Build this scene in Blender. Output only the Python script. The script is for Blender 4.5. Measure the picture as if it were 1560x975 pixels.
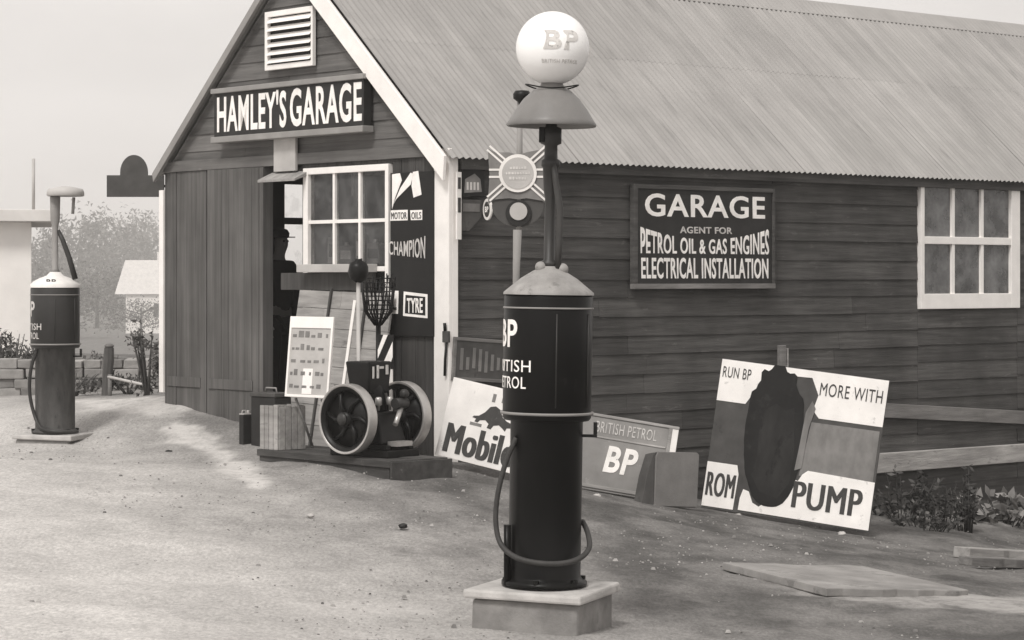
import bpy, bmesh, math, random
import numpy as np
from mathutils import Vector, Matrix, Euler
R = math.radians
random.seed(7)
rng = np.random.default_rng(11)
for o in list(bpy.data.objects):
    bpy.data.objects.remove(o)
scene = bpy.context.scene
col = scene.collection

# ------------------------------------------------------------------ camera
F = 3663.0                      # focal length in photo pixels (1560 wide)
CAMZ, HOR = 1.6, 425.0
cam_d = bpy.data.cameras.new('camera')
cam = bpy.data.objects.new('camera', cam_d)
col.objects.link(cam)
cam_d.sensor_width = 36.0
cam_d.lens = 36.0 * F / 1560.0
cam_d.shift_y = -(487.5 - HOR) / 1560.0
cam_d.clip_start = 0.1
cam_d.clip_end = 4000
cam.location = (0, 0, CAMZ)
cam.rotation_euler = (R(90), 0, 0)
scene.camera = cam

# ------------------------------------------------------------------ sky, sun, exposure
SUN_EL, SUN_AZ = 52.0, 205.0     # azimuth clockwise from +Y: sun behind the camera, to the left
w = bpy.data.worlds.new('World')
scene.world = w
w.use_nodes = True
nt = w.node_tree
nt.nodes.clear()
n_out = nt.nodes.new('ShaderNodeOutputWorld')
n_bg = nt.nodes.new('ShaderNodeBackground')
n_sky = nt.nodes.new('ShaderNodeTexSky')
n_sky.sky_type = 'NISHITA'
n_sky.sun_disc = False
n_sky.sun_elevation = R(SUN_EL)
n_sky.sun_rotation = R(SUN_AZ)
n_sky.air_density = 1.0
n_sky.dust_density = 3.0
n_bw = nt.nodes.new('ShaderNodeRGBToBW')
n_mix = nt.nodes.new('ShaderNodeMix')
n_mix.data_type = 'RGBA'
n_mix.inputs[0].default_value = 0.8
n_mix.inputs[7].default_value = (5.75, 5.45, 5.22, 1)      # even cloud cover
nt.links.new(n_sky.outputs[0], n_bw.inputs[0])
nt.links.new(n_bw.outputs[0], n_mix.inputs[6])
n_tc = nt.nodes.new('ShaderNodeTexCoord')
n_cl = nt.nodes.new('ShaderNodeTexNoise')
n_cl.inputs['Scale'].default_value = 6.0
n_cl.inputs['Detail'].default_value = 5
n_mp = nt.nodes.new('ShaderNodeMapping')
n_mp.inputs['Scale'].default_value = (1, 1, 3)
n_mr = nt.nodes.new('ShaderNodeMapRange')
n_mr.inputs[1].default_value, n_mr.inputs[2].default_value = 0.3, 0.7
n_mr.inputs[3].default_value, n_mr.inputs[4].default_value = 0.93, 1.08
n_sc = nt.nodes.new('ShaderNodeVectorMath')
n_sc.operation = 'SCALE'
nt.links.new(n_tc.outputs['Generated'], n_mp.inputs[0])
nt.links.new(n_mp.outputs[0], n_cl.inputs[0])
nt.links.new(n_cl.outputs['Fac'], n_mr.inputs[0])
nt.links.new(n_mix.outputs[2], n_sc.inputs[0])
nt.links.new(n_mr.outputs[0], n_sc.inputs['Scale'])
nt.links.new(n_sc.outputs[0], n_bg.inputs[0])
n_bg.inputs[1].default_value = 0.107
nt.links.new(n_bg.outputs[0], n_out.inputs[0])
sun_d = bpy.data.lights.new('sun', 'SUN')
sun_d.energy = 1.5
sun_d.angle = R(14)
sun_d.color = (1.0, 0.97, 0.93)
sun = bpy.data.objects.new('sun', sun_d)
col.objects.link(sun)
sd = Vector((math.sin(R(SUN_AZ)) * math.cos(R(SUN_EL)), math.cos(R(SUN_AZ)) * math.cos(R(SUN_EL)), math.sin(R(SUN_EL))))
sun.rotation_euler = sd.to_track_quat('Z', 'Y').to_euler()
vs = scene.view_settings
vs.view_transform = 'Standard'
vs.look = 'None'
vs.exposure = 0.56
vs.gamma = 1.0
vs.use_curve_mapping = False
scene.cycles.volume_bounces = 2
scene.cycles.max_bounces = 8

# ------------------------------------------------------------------ materials
WARM = (1.035, 1.0, 0.965)


def mat(name, v, rough=0.8, var=0.15, scale=(3, 3, 3), island=0.0, bump=0.0, bscale=(20, 20, 20), spec=0.3, metal=0.0,
        spots=None, coat=0.0):
    """grey procedural paint / wood / metal: value v, stretched noise, random tone per loose piece, fine bump, stains"""
    m = bpy.data.materials.new(name)
    m.use_nodes = True
    t = m.node_tree
    p = t.nodes['Principled BSDF']
    p.inputs['Roughness'].default_value = rough
    p.inputs['Specular IOR Level'].default_value = spec
    p.inputs['Metallic'].default_value = metal
    p.inputs['Coat Weight'].default_value = coat
    tc = t.nodes.new('ShaderNodeTexCoord')

    def noise(sc, detail=6, rgh=0.6):
        mp = t.nodes.new('ShaderNodeMapping')
        mp.inputs['Scale'].default_value = sc
        nz = t.nodes.new('ShaderNodeTexNoise')
        nz.inputs['Scale'].default_value = 1.0
        nz.inputs['Detail'].default_value = detail
        nz.inputs['Roughness'].default_value = rgh
        t.links.new(tc.outputs['Object'], mp.inputs[0])
        t.links.new(mp.outputs[0], nz.inputs[0])
        return nz.outputs['Fac']

    def maprange(src, a, b, c, d):
        mr = t.nodes.new('ShaderNodeMapRange')
        mr.inputs[1].default_value, mr.inputs[2].default_value = a, b
        mr.inputs[3].default_value, mr.inputs[4].default_value = c, d
        t.links.new(src, mr.inputs[0])
        return mr.outputs[0]

    def mul(a, b):
        q = t.nodes.new('ShaderNodeMath')
        q.operation = 'MULTIPLY'
        t.links.new(a, q.inputs[0])
        if isinstance(b, float):
            q.inputs[1].default_value = b
        else:
            t.links.new(b, q.inputs[1])
        return q.outputs[0]
    f = maprange(noise(scale), 0.28, 0.72, 1 - var, 1 + var)
    f = mul(f, maprange(noise((1.3, 1.3, 1.3), 3), 0.3, 0.7, 1 - var * 0.7, 1 + var * 0.7))
    if island:
        g = t.nodes.new('ShaderNodeNewGeometry')
        f = mul(f, maprange(g.outputs['Random Per Island'], 0, 1, 1 - island, 1 + island))
    if spots:                        # (noise scale, threshold, factor): peeled or dirty patches with a shape of their own
        f = mul(f, maprange(noise(spots[0], 8, 0.7), spots[1], spots[1] + 0.06, 1.0, spots[2]))
    f = mul(f, float(v))
    cmb = t.nodes.new('ShaderNodeVectorMath')
    cmb.operation = 'SCALE'
    cmb.inputs[0].default_value = WARM
    t.links.new(f, cmb.inputs['Scale'])
    t.links.new(cmb.outputs[0], p.inputs['Base Color'])
    if bump:
        b = t.nodes.new('ShaderNodeBump')
        b.inputs['Strength'].default_value = bump
        b.inputs['Distance'].default_value = 0.01
        t.links.new(noise(bscale, 8, 0.7), b.inputs['Height'])
        t.links.new(b.outputs[0], p.inputs['Normal'])
    return m


M = {}
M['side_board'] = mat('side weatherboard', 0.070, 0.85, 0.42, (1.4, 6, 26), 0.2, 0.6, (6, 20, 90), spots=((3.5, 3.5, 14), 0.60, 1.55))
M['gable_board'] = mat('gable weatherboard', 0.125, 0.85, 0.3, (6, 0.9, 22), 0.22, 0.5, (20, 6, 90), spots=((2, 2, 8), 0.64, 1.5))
M['door_board'] = mat('vertical door boards', 0.105, 0.85, 0.3, (22, 22, 0.8), 0.16, 0.5, (80, 80, 5), spots=((5, 5, 2), 0.66, 1.45))
M['dark_board'] = mat('dark vertical boards', 0.06, 0.85, 0.3, (22, 22, 0.8), 0.2, 0.5, (80, 80, 5))
M['pale_board'] = mat('weathered pale plank', 0.30, 0.9, 0.3, (2.0, 18, 18), 0.15, 0.6, (8, 70, 70), spots=((4, 9, 9), 0.6, 0.7))
M['grey_board'] = mat('weathered grey plank', 0.17, 0.9, 0.3, (2.0, 18, 18), 0.2, 0.6, (8, 70, 70))
M['white_paint'] = mat('white gloss paint', 0.86, 0.5, 0.06, (6, 6, 6), 0.0, 0.15, (30, 30, 30), spots=((9, 9, 4), 0.66, 0.8))
M['grey_paint'] = mat('grey paint', 0.27, 0.6, 0.12, (5, 5, 5), 0.0, 0.2)
M['pale_paint'] = mat('pale grey paint', 0.45, 0.6, 0.12, (5, 5, 5), 0.0, 0.2)
M['roof'] = mat('galvanised corrugated iron', 0.30, 0.6, 0.14, (6, 0.7, 0.7), 0.06, 0.15, (30, 30, 30), spots=((9, 0.8, 0.8), 0.60, 0.80))
M['ridge'] = mat('ridge iron', 0.34, 0.55, 0.1)
M['black_sign'] = mat('black sign paint', 0.010, 0.6, 0.3, (8, 8, 8), 0, 0.1)
M['dark_sign'] = mat('dark sign paint', 0.022, 0.55, 0.3, (6, 6, 6), 0, 0.15, spots=((9, 9, 9), 0.66, 1.8))
M['letter'] = mat('white lettering', 0.90, 0.6, 0.12, (9, 9, 9), spots=((25, 25, 25), 0.64, 0.72))
M['letter_grey'] = mat('worn grey lettering', 0.56, 0.6, 0.2, (9, 9, 9), spots=((30, 30, 30), 0.58, 0.55))
M['letter_dark'] = mat('dark lettering', 0.05, 0.6, 0.25, (12, 12, 12), spots=((30, 30, 30), 0.6, 2.2))
M['enamel'] = mat('white enamel', 0.78, 0.35, 0.10, (5, 5, 5), spots=((7, 7, 7), 0.62, 0.72))
M['grey_enamel'] = mat('grey enamel', 0.25, 0.5, 0.16, (5, 5, 5), spots=((9, 9, 9), 0.6, 1.25))
M['mid_panel'] = mat('grey poster panel', 0.19, 0.8, 0.3, (7, 7, 4), spots=((6, 6, 6), 0.6, 0.8))
M['dark_panel'] = mat('dark poster panel', 0.075, 0.8, 0.25, (5, 5, 5), spots=((6, 6, 6), 0.6, 0.7))
M['silhouette'] = mat('printed dark figure', 0.012, 0.75, 0.4, (6, 6, 6), spots=((4, 4, 4), 0.56, 1.9))
M['worn_print'] = mat('worn brown print', 0.022, 0.8, 0.45, (7, 7, 3), spots=((5, 5, 3), 0.55, 0.45))
M['paper'] = mat('white poster paper', 0.86, 0.8, 0.08, (5, 5, 5), spots=((12, 12, 12), 0.60, 0.74))
M['pump_black'] = mat('black pump paint', 0.006, 0.34, 0.4, (5, 5, 3), 0, 0.06, (14, 14, 14), spec=0.16, spots=((5, 5, 3), 0.62, 2.2))
M['pump_dark'] = mat('dull dark pump paint', 0.035, 0.45, 0.3, (5, 5, 3), 0, 0.1, (14, 14, 14))
M['pump_rust'] = mat('worn dark pump casing', 0.06, 0.7, 0.45, (12, 12, 4), 0, 0.3, spots=((14, 14, 5), 0.6, 0.55))
M['dome'] = mat('weathered pale dome', 0.29, 0.5, 0.28, (7, 7, 7), 0, 0.2, spots=((9, 9, 9), 0.58, 0.7))
M['dome_white'] = mat('white dome', 0.75, 0.5, 0.1, (7, 7, 7))
M['shade'] = mat('enamel lamp shade', 0.18, 0.4, 0.15, (6, 6, 6), 0, 0.1, spots=((12, 12, 12), 0.62, 0.8))
M['rim'] = mat('bare steel', 0.46, 0.38, 0.12, (14, 14, 14), metal=0.6, spots=((20, 20, 20), 0.64, 0.6))
M['iron'] = mat('oily black iron', 0.007, 0.4, 0.4, (9, 9, 9), 0, 0.15, spec=0.22)
M['hose'] = mat('rubber hose', 0.05, 0.55, 0.2, (9, 9, 9))
M['hose_light'] = mat('canvas hose', 0.045, 0.6, 0.2, (30, 30, 30))
M['concrete'] = mat('concrete plinth', 0.44, 0.9, 0.22, (7, 7, 7), 0, 0.5, (60, 60, 60), spots=((6, 6, 6), 0.6, 0.75))
M['grit'] = mat('grit and clods', 0.25, 0.9, 0.2, (6, 6, 6), 0.6, 0.3)
M['block'] = mat('stained concrete block', 0.24, 0.95, 0.3, (5, 5, 5), 0, 0.5, (50, 50, 50), spots=((5, 5, 3), 0.58, 0.7))
M['stone'] = mat('rubble stone', 0.27, 0.9, 0.25, (6, 6, 6), 0.35, 0.6, (30, 30, 30))
M['pale_stone'] = mat('pale stone', 0.5, 0.9, 0.2, (9, 9, 9), 0.2, 0.5, (40, 40, 40))
M['platform'] = mat('oil soaked timber', 0.055, 0.8, 0.35, (2, 14, 14), 0.25, 0.5, (8, 60, 60), spots=((8, 8, 8), 0.62, 2.0))
M['slab'] = mat('grey slate slab', 0.17, 0.85, 0.15, (6, 6, 6), 0, 0.4, (50, 50, 50))
M['slab_pale'] = mat('flat worn slab', 0.26, 0.9, 0.3, (3, 3, 3), 0, 0.5, (50, 50, 50), spots=((4, 4, 4), 0.56, 0.7))
M['bark'] = mat('bark', 0.09, 0.9, 0.3, (8, 8, 2), 0, 0.7)
M['leaf'] = mat('leaves', 0.085, 0.7, 0.2, (2, 2, 2), 0.55)
M['leaf_far'] = mat('distant leaves', 0.12, 0.8, 0.2, (1, 1, 1), 0.5)
M['weed'] = mat('weed leaves', 0.06, 0.7, 0.2, (4, 4, 4), 0.6)
M['dry_grass'] = mat('dry grass', 0.20, 0.8, 0.2, (4, 4, 4), 0.5)
M['render'] = mat('whitewashed render', 0.78, 0.9, 0.06, (2, 2, 2), 0, 0.2)
M['house_roof'] = mat('pale house roof', 0.62, 0.8, 0.1, (2, 2, 2))
M['skin'] = mat('skin', 0.30, 0.6, 0.1)
M['cloth'] = mat('dark wool cloth', 0.018, 0.9, 0.2, (20, 20, 20), 0, 0.3)
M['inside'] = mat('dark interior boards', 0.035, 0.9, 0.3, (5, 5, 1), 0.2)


def glass_mat(name, v, opacity):
    m = bpy.data.materials.new(name)
    m.use_nodes = True
    t = m.node_tree
    p = t.nodes['Principled BSDF']
    p.inputs['Base Color'].default_value = (v * 1.03, v, v * 0.97, 1)
    p.inputs['Roughness'].default_value = 0.06
    p.inputs['Specular IOR Level'].default_value = 0.55
    tr = t.nodes.new('ShaderNodeBsdfTransparent')
    mx = t.nodes.new('ShaderNodeMixShader')
    tc = t.nodes.new('ShaderNodeTexCoord')
    nz = t.nodes.new('ShaderNodeTexNoise')
    nz.inputs['Scale'].default_value = 5
    nz.inputs['Detail'].default_value = 6
    mr = t.nodes.new('ShaderNodeMapRange')
    mr.inputs[1].default_value, mr.inputs[2].default_value = 0.35, 0.65
    mr.inputs[3].default_value, mr.inputs[4].default_value = opacity - 0.12, min(1, opacity + 0.12)
    b = t.nodes.new('ShaderNodeBump')
    b.inputs['Strength'].default_value = 0.05
    t.links.new(tc.outputs['Object'], nz.inputs[0])
    t.links.new(nz.outputs['Fac'], mr.inputs[0])
    n2 = t.nodes.new('ShaderNodeTexNoise')  # reflections painted into the base colour as cloudy lighter and darker patches
    n2.inputs['Scale'].default_value = 2.6
    n2.inputs['Detail'].default_value = 8
    n2.inputs['Roughness'].default_value = 0.7
    t.links.new(tc.outputs['Object'], n2.inputs[0])
    m2 = t.nodes.new('ShaderNodeMapRange')
    m2.inputs[1].default_value, m2.inputs[2].default_value = 0.35, 0.65
    m2.inputs[3].default_value, m2.inputs[4].default_value = v * .45, v * 1.6
    t.links.new(n2.outputs['Fac'], m2.inputs[0])
    t.links.new(m2.outputs[0], p.inputs['Base Color'])
    t.links.new(nz.outputs['Fac'], b.inputs['Height'])
    t.links.new(b.outputs[0], p.inputs['Normal'])
    t.links.new(mr.outputs[0], mx.inputs[0])
    t.links.new(tr.outputs[0], mx.inputs[1])
    t.links.new(p.outputs[0], mx.inputs[2])
    t.links.new(mx.outputs[0], t.nodes['Material Output'].inputs['Surface'])
    return m


M['glass_painted'] = glass_mat('window glass with painted reflections', 0.15, 0.80)
M['glass_front'] = glass_mat('front window glass', 0.10, 0.42)
M['glass_clear'] = glass_mat('back window glass', 0.6, -0.05)
gm = bpy.data.materials.new('opal globe glass')
gm.use_nodes = True
gp_ = gm.node_tree.nodes['Principled BSDF']
gp_.inputs['Base Color'].default_value = (0.97, 0.955, 0.94, 1)
gp_.inputs['Roughness'].default_value = 0.25
gp_.inputs['Subsurface Weight'].default_value = 0.35
gp_.inputs['Subsurface Radius'].default_value = (0.1, 0.1, 0.1)
M['opal'] = gm


# ------------------------------------------------------------------ mesh builder
class MB:
    def __init__(self):
        self.bm = bmesh.new()

    def poly(self, pts):
        vs_ = [self.bm.verts.new(p) for p in pts]
        try:
            return self.bm.faces.new(vs_)
        except ValueError:
            return None

    def box(self, a, b):
        x0, x1 = sorted((a[0], b[0])); y0, y1 = sorted((a[1], b[1])); z0, z1 = sorted((a[2], b[2]))
        v = [self.bm.verts.new(p) for p in ((x0, y0, z0), (x1, y0, z0), (x1, y1, z0), (x0, y1, z0),
                                            (x0, y0, z1), (x1, y0, z1), (x1, y1, z1), (x0, y1, z1))]
        for f in ((0, 3, 2, 1), (4, 5, 6, 7), (0, 1, 5, 4), (1, 2, 6, 5), (2, 3, 7, 6), (3, 0, 4, 7)):
            self.bm.faces.new([v[i] for i in f])
        return self

    def hexa(self, lo, hi):
        v = [self.bm.verts.new(p) for p in list(lo) + list(hi)]
        n = len(lo)
        self.bm.faces.new(v[:n][::-1]); self.bm.faces.new(v[n:])
        for i in range(n):
            self.bm.faces.new((v[i], v[(i + 1) % n], v[n + (i + 1) % n], v[n + i]))
        return self

    def prism(self, pts, y0, y1):
        """outline in x,z extruded along y"""
        return self.hexa([(p[0], y0, p[1]) for p in pts], [(p[0], y1, p[1]) for p in pts])

    def lathe(self, prof, seg=32, cx=0, cy=0, smooth=True):
        rings = []
        for r, z in prof:
            if r < 1e-5:
                rings.append([self.bm.verts.new((cx, cy, z))])
            else:
                rings.append([self.bm.verts.new((cx + r * math.cos(2 * math.pi * i / seg), cy + r * math.sin(2 * math.pi * i / seg), z)) for i in range(seg)])
        for a, b in zip(rings, rings[1:]):
            for i in range(seg):
                j = (i + 1) % seg
                q = []
                if len(a) == 1 and len(b) == 1:
                    continue
                if len(a) == 1:
                    q = (a[0], b[j], b[i])
                elif len(b) == 1:
                    q = (a[i], a[j], b[0])
                else:
                    q = (a[i], a[j], b[j], b[i])
                f = self.bm.faces.new(q)
                f.smooth = smooth
        return self

    def tube(self, path, rad, seg=10, smooth=True):
        P = [Vector(p) for p in path]
        rs = rad if isinstance(rad, (list, tuple)) else [rad] * len(P)
        rings = []
        prev = None
        for i, p in enumerate(P):
            d = (P[min(i + 1, len(P) - 1)] - P[max(i - 1, 0)]).normalized()
            if prev is None:
                up = Vector((0, 0, 1)) if abs(d.z) < 0.9 else Vector((1, 0, 0))
                n = d.cross(up).normalized()
            else:
                n = (prev - d * prev.dot(d)).normalized()
            prev = n
            b = d.cross(n)
            rings.append([self.bm.verts.new(p + (n * math.cos(2 * math.pi * k / seg) + b * math.sin(2 * math.pi * k / seg)) * rs[i]) for k in range(seg)])
        for a, b in zip(rings, rings[1:]):
            for k in range(seg):
                f = self.bm.faces.new((a[k], a[(k + 1) % seg], b[(k + 1) % seg], b[k]))
                f.smooth = smooth
        self.bm.faces.new(rings[0][::-1]); self.bm.faces.new(rings[-1])
        return self

    def cyl(self, a, b, r, seg=20):
        return self.tube([a, b], r, seg)

    def sphere(self, c, r, seg=20, sz=1.0):
        n = max(8, seg // 2)
        mb = [(r * math.sin(math.pi * i / n), c[2] - r * sz * math.cos(math.pi * i / n)) for i in range(n + 1)]
        mb[0] = (0, mb[0][1]); mb[-1] = (0, mb[-1][1])
        return self.lathe(mb, seg, c[0], c[1])

    def xform(self, mtx):
        bmesh.ops.transform(self.bm, matrix=mtx, verts=self.bm.verts)
        return self

    def jitter(self, amt):
        for v in self.bm.verts:
            v.co += Vector((random.uniform(-amt, amt), random.uniform(-amt, amt), random.uniform(-amt, amt)))
        return self

    def build(self, name, m, parent=None, bevel=0.0, flat=False):
        bmesh.ops.recalc_face_normals(self.bm, faces=self.bm.faces)
        me = bpy.data.meshes.new(name)
        self.bm.to_mesh(me)
        self.bm.free()
        return link(name, me, m, parent, bevel)


def link(name, me, m, parent=None, bevel=0.0):
    o = bpy.data.objects.new(name, me)
    col.objects.link(o)
    if m is not None:
        me.materials.clear()
        me.materials.append(m)
    if parent is not None:
        o.parent = parent
    if bevel:
        bv = o.modifiers.new('bevel', 'BEVEL')
        bv.width = bevel
        bv.segments = 2
        bv.limit_method = 'ANGLE'
        bv.angle_limit = R(40)
    return o


def tag(o, label=None, cat=None, group=None, kind=None):
    if label: o['label'] = label
    if cat: o['category'] = cat
    if group: o['group'] = group
    if kind: o['kind'] = kind
    return o


def empty(name, loc, rz=0.0, label=None, cat=None, group=None, mtx=None):
    o = bpy.data.objects.new(name, None)
    o.empty_display_size = 0.1
    col.objects.link(o)
    if mtx is not None:
        o.matrix_world = mtx
    else:
        o.location = loc
        o.rotation_euler = (0, 0, rz)
    return tag(o, label, cat, group)


def text_mesh(s, width, height, depth=0.004, bold=0.0, warp=None, cell=None, shear=0.0, fat=0.0):
    """letters as a mesh in the x,z plane facing -y, centred, stretched to width x height; warp(x,z)->(x,y,z)"""
    cu = bpy.data.curves.new('txt', 'FONT')
    cu.body = s
    cu.size = 1.0
    cu.offset = bold
    cu.extrude = 0.5
    cu.shear = shear
    cu.resolution_u = 4
    cu.space_character = 1.08
    ob = bpy.data.objects.new('txt', cu)
    col.objects.link(ob)
    dg = bpy.context.evaluated_depsgraph_get()
    me = bpy.data.meshes.new_from_object(ob.evaluated_get(dg))
    bpy.data.objects.remove(ob)
    bpy.data.curves.remove(cu)
    bm = bmesh.new()
    bm.from_mesh(me)
    if cell:
        for ax, n in ((0, cell),):
            xs = [v.co.x for v in bm.verts]
            for k in range(1, n):
                x = min(xs) + (max(xs) - min(xs)) * k / n
                bmesh.ops.bisect_plane(bm, geom=bm.verts[:] + bm.edges[:] + bm.faces[:], plane_co=(x, 0, 0), plane_no=(1, 0, 0))
    X = [v.co.x for v in bm.verts]; Y = [v.co.y for v in bm.verts]
    x0, x1, y0, y1 = min(X), max(X), min(Y), max(Y)
    for v in bm.verts:
        x = ((v.co.x - x0) / (x1 - x0) - 0.5) * width
        z = ((v.co.y - y0) / (y1 - y0) - 0.5) * height
        y = -depth if v.co.z > 0 else 0.0
        if warp:
            x, y, z = warp(x, y, z)
        v.co = (x, y, z)
    if fat:                     # thicker strokes: shifted copies, each a hair behind the last
        base = bm.faces[:] + bm.edges[:] + bm.verts[:]
        for k, f in enumerate((-1, -.5, .5, 1)):
            dup_ = bmesh.ops.duplicate(bm, geom=base)
            for v in dup_['geom']:
                if isinstance(v, bmesh.types.BMVert):
                    v.co.x += f * fat
                    v.co.y += .00025 * (k + 1)
    bmesh.ops.recalc_face_normals(bm, faces=bm.faces)
    me2 = bpy.data.meshes.new('lettering')
    bm.to_mesh(me2)
    bm.free()
    return me2


def letters(s, cx, cz, width, height, y, m, parent, bold=0.012, name='lettering', depth=0.004, **k):
    me = text_mesh(s, width, height, depth, bold, **k)
    o = link(name, me, m, parent)
    o.location = (cx, y, cz)
    return o


# ------------------------------------------------------------------ the plan of the place
def W(px, py, Y):
    return Vector(((px - 780.0) / F * Y, Y, CAMZ + (HOR - py) / F * Y))


C0 = Vector((-0.545, 21.0))                 # front right corner of the garage
SX = Vector((0.755, 0.6557)).normalized()   # along the long side wall
UX = Vector((-SX.y, SX.x))                  # along the gable wall, to the left
TH = math.atan2(SX.y, SX.x)
THF = math.atan2(-UX.y, -UX.x)      # gable wall: local x to the right, y into the wall
GW = 4.508


def front(px, py, off=0.0):
    """photo position on the gable wall plane (off metres in front) -> (t along the wall, z)"""
    r = (px - 780.0) / F
    bx, by = C0.x - SX.x * off, C0.y - SX.y * off
    t = (r * by - bx) / (UX.x - r * UX.y)
    return t, CAMZ + (HOR - py) / F * (by + UX.y * t)


def side(px, py, off=0.0):
    """photo position on the side wall plane (off metres in front) -> (s along the wall, z)"""
    r = (px - 780.0) / F
    bx, by = C0.x - UX.x * off, C0.y - UX.y * off
    s = (r * by - bx) / (SX.x - r * SX.y)
    return s, CAMZ + (HOR - py) / F * (by + SX.y * s)


def loc2w(s, t, z=0.0):
    p = C0 + SX * s + UX * t
    return Vector((p.x, p.y, z))


# ground heights: thin plate spline through known spots
ctrl = [W(825, 968, 12.45), W(85, 674, 23.0), W(255, 610, 24.35), W(150, 613, 27), W(320, 628, 23.75), W(395, 650, 23.2), W(590, 727, 19.6), W(395, 704, 20.97),
        W(670, 697, 20.9), W(785, 724, 20.9), W(887, 744, 21.6), W(1010, 766, 21.8), W(1070, 773, 22.4), W(1322, 813, 22.1),
        W(1420, 790, 24.5), W(1560, 800, 25.0), W(1345, 890, 16.0), W(1560, 975, 12.7), W(0, 975, 10.0), W(0, 700, 20.0),
        W(0, 600, 33.0), W(150, 598, 31.0)]
ctrl = [(p.x, p.y, p.z) for p in ctrl] + [(-20, 40, .15), (-12, 60, .2), (15, 42, -1.1), (0, 0, 0), (-8, 0, .15), (8, 0, -.3), (10, 15, -.75),
                                          (-15, 20, .1), (5, 35, -.3), (-2, 30, .3), (-30, 80, .3), (20, 80, -.5), (-40, 0, .1), (40, 0, -.8), (40, 60, -1.0),
                                          (0, 110, .2)]
CP = np.array(ctrl)


def _phi(d2):
    return np.where(d2 > 1e-9, 0.5 * d2 * np.log(d2 + 1e-12), 0.0)


_n = len(CP)
_A = np.zeros((_n + 3, _n + 3))
_A[:_n, :_n] = _phi(((CP[:, None, :2] - CP[None, :, :2]) ** 2).sum(2)) + np.eye(_n) * 0.12
_A[:_n, _n] = 1; _A[:_n, _n + 1:] = CP[:, :2]
_A[_n, :_n] = 1; _A[_n + 1:, :_n] = CP[:, :2].T
_wt = np.linalg.solve(_A, np.concatenate([CP[:, 2], np.zeros(3)]))


def gz_arr(X, Y):
    X = np.asarray(X, float); Y = np.asarray(Y, float)
    Xc = np.clip(X, -38, 38); Yc = np.clip(Y, -5, 105)
    out = np.full(X.shape, _wt[_n])
    out = out + _wt[_n + 1] * Xc + _wt[_n + 2] * Yc
    for i in range(_n):
        out = out + _wt[i] * _phi((Xc - CP[i, 0]) ** 2 + (Yc - CP[i, 1]) ** 2)
    u = np.clip((Y - 36) / 190.0, 0, 1)
    return np.clip(out, -1.6, 1.2) - 9.5 * u * u * (3 - 2 * u)          # the land falls away into a misty valley


def gz(x, y):
    return float(gz_arr(np.array([x]), np.array([y]))[0])


def gpt(px, py):
    """photo position on the ground -> world point"""
    lo, hi = 6.0, 60.0
    for _ in range(40):
        mid = 0.5 * (lo + hi)
        p = W(px, py, mid)
        if p.z > gz(p.x, p.y): lo = mid
        else: hi = mid
    return W(px, py, 0.5 * (lo + hi))


# ------------------------------------------------------------------ ground: one sheet out to the horizon
def axis(lo, hi, step, far):
    a = list(np.arange(lo, hi + 1e-6, step))
    g, s = a[-1], step
    up = []
    while g < far:
        s *= 1.35; g += s; up.append(g)
    g, s = a[0], step
    dn = []
    while g > -far:
        s *= 1.35; g -= s; dn.append(g)
    return np.array(dn[::-1] + a + up)


ax_, ay_ = axis(-6, 7.5, 0.07, 1500), axis(8.5, 27, 0.08, 1500)
GX, GY = np.meshgrid(ax_, ay_)
GZ = gz_arr(GX, GY)


def vnoise(X, Y, sc, seed):
    r = np.random.default_rng(seed)
    tab = r.random((256, 256))
    x, y = X * sc + 1000.5, Y * sc + 1000.5
    xi, yi = np.floor(x).astype(int), np.floor(y).astype(int)
    fx, fy = x - xi, y - yi
    fx, fy = fx * fx * (3 - 2 * fx), fy * fy * (3 - 2 * fy)
    g = lambda i, j: tab[i % 256, j % 256]
    return (g(xi, yi) * (1 - fx) + g(xi + 1, yi) * fx) * (1 - fy) + (g(xi, yi + 1) * (1 - fx) + g(xi + 1, yi + 1) * fx) * fy - 0.5


core = np.exp(-((np.maximum(0, np.abs(GX) - 8) / 6) ** 2) - (np.maximum(0, np.abs(GY - 17) - 11) / 6) ** 2)
GZ = GZ + core * (0.05 * vnoise(GX, GY, 0.9, 1) + 0.03 * vnoise(GX, GY, 2.3, 2) + 0.014 * vnoise(GX, GY, 5.5, 3) + 0.007 * vnoise(GX, GY, 12, 4))
ny, nx = GX.shape
verts = np.stack([GX.ravel(), GY.ravel(), GZ.ravel()], 1)
idx = np.arange(nx * ny).reshape(ny, nx)
faces = np.stack([idx[:-1, :-1].ravel(), idx[:-1, 1:].ravel(), idx[1:, 1:].ravel(), idx[1:, :-1].ravel()], 1)
def seg_dist(pts):
    best = np.full(GX.shape, 1e9)
    for (a, b_, ra), (c, d_, rb) in zip(pts, pts[1:]):
        p0, p1 = gpt(a, b_), gpt(c, d_)
        vx, vy = p1.x - p0.x, p1.y - p0.y
        L2 = vx * vx + vy * vy
        u = np.clip(((GX - p0.x) * vx + (GY - p0.y) * vy) / L2, 0, 1)
        dx_, dy_ = GX - p0.x - u * vx, GY - p0.y - u * vy
        best = np.minimum(best, np.hypot(dx_, dy_ * .6) / (ra + (rb - ra) * u))
    return best


def spill(pts, amt):
    d = seg_dist(pts) + 0.9 * vnoise(GX, GY, 3.1, 21) + 0.7 * vnoise(GX, GY, 7.7, 22)
    return amt * np.clip((1.25 - d) / .6, 0, 1)


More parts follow.
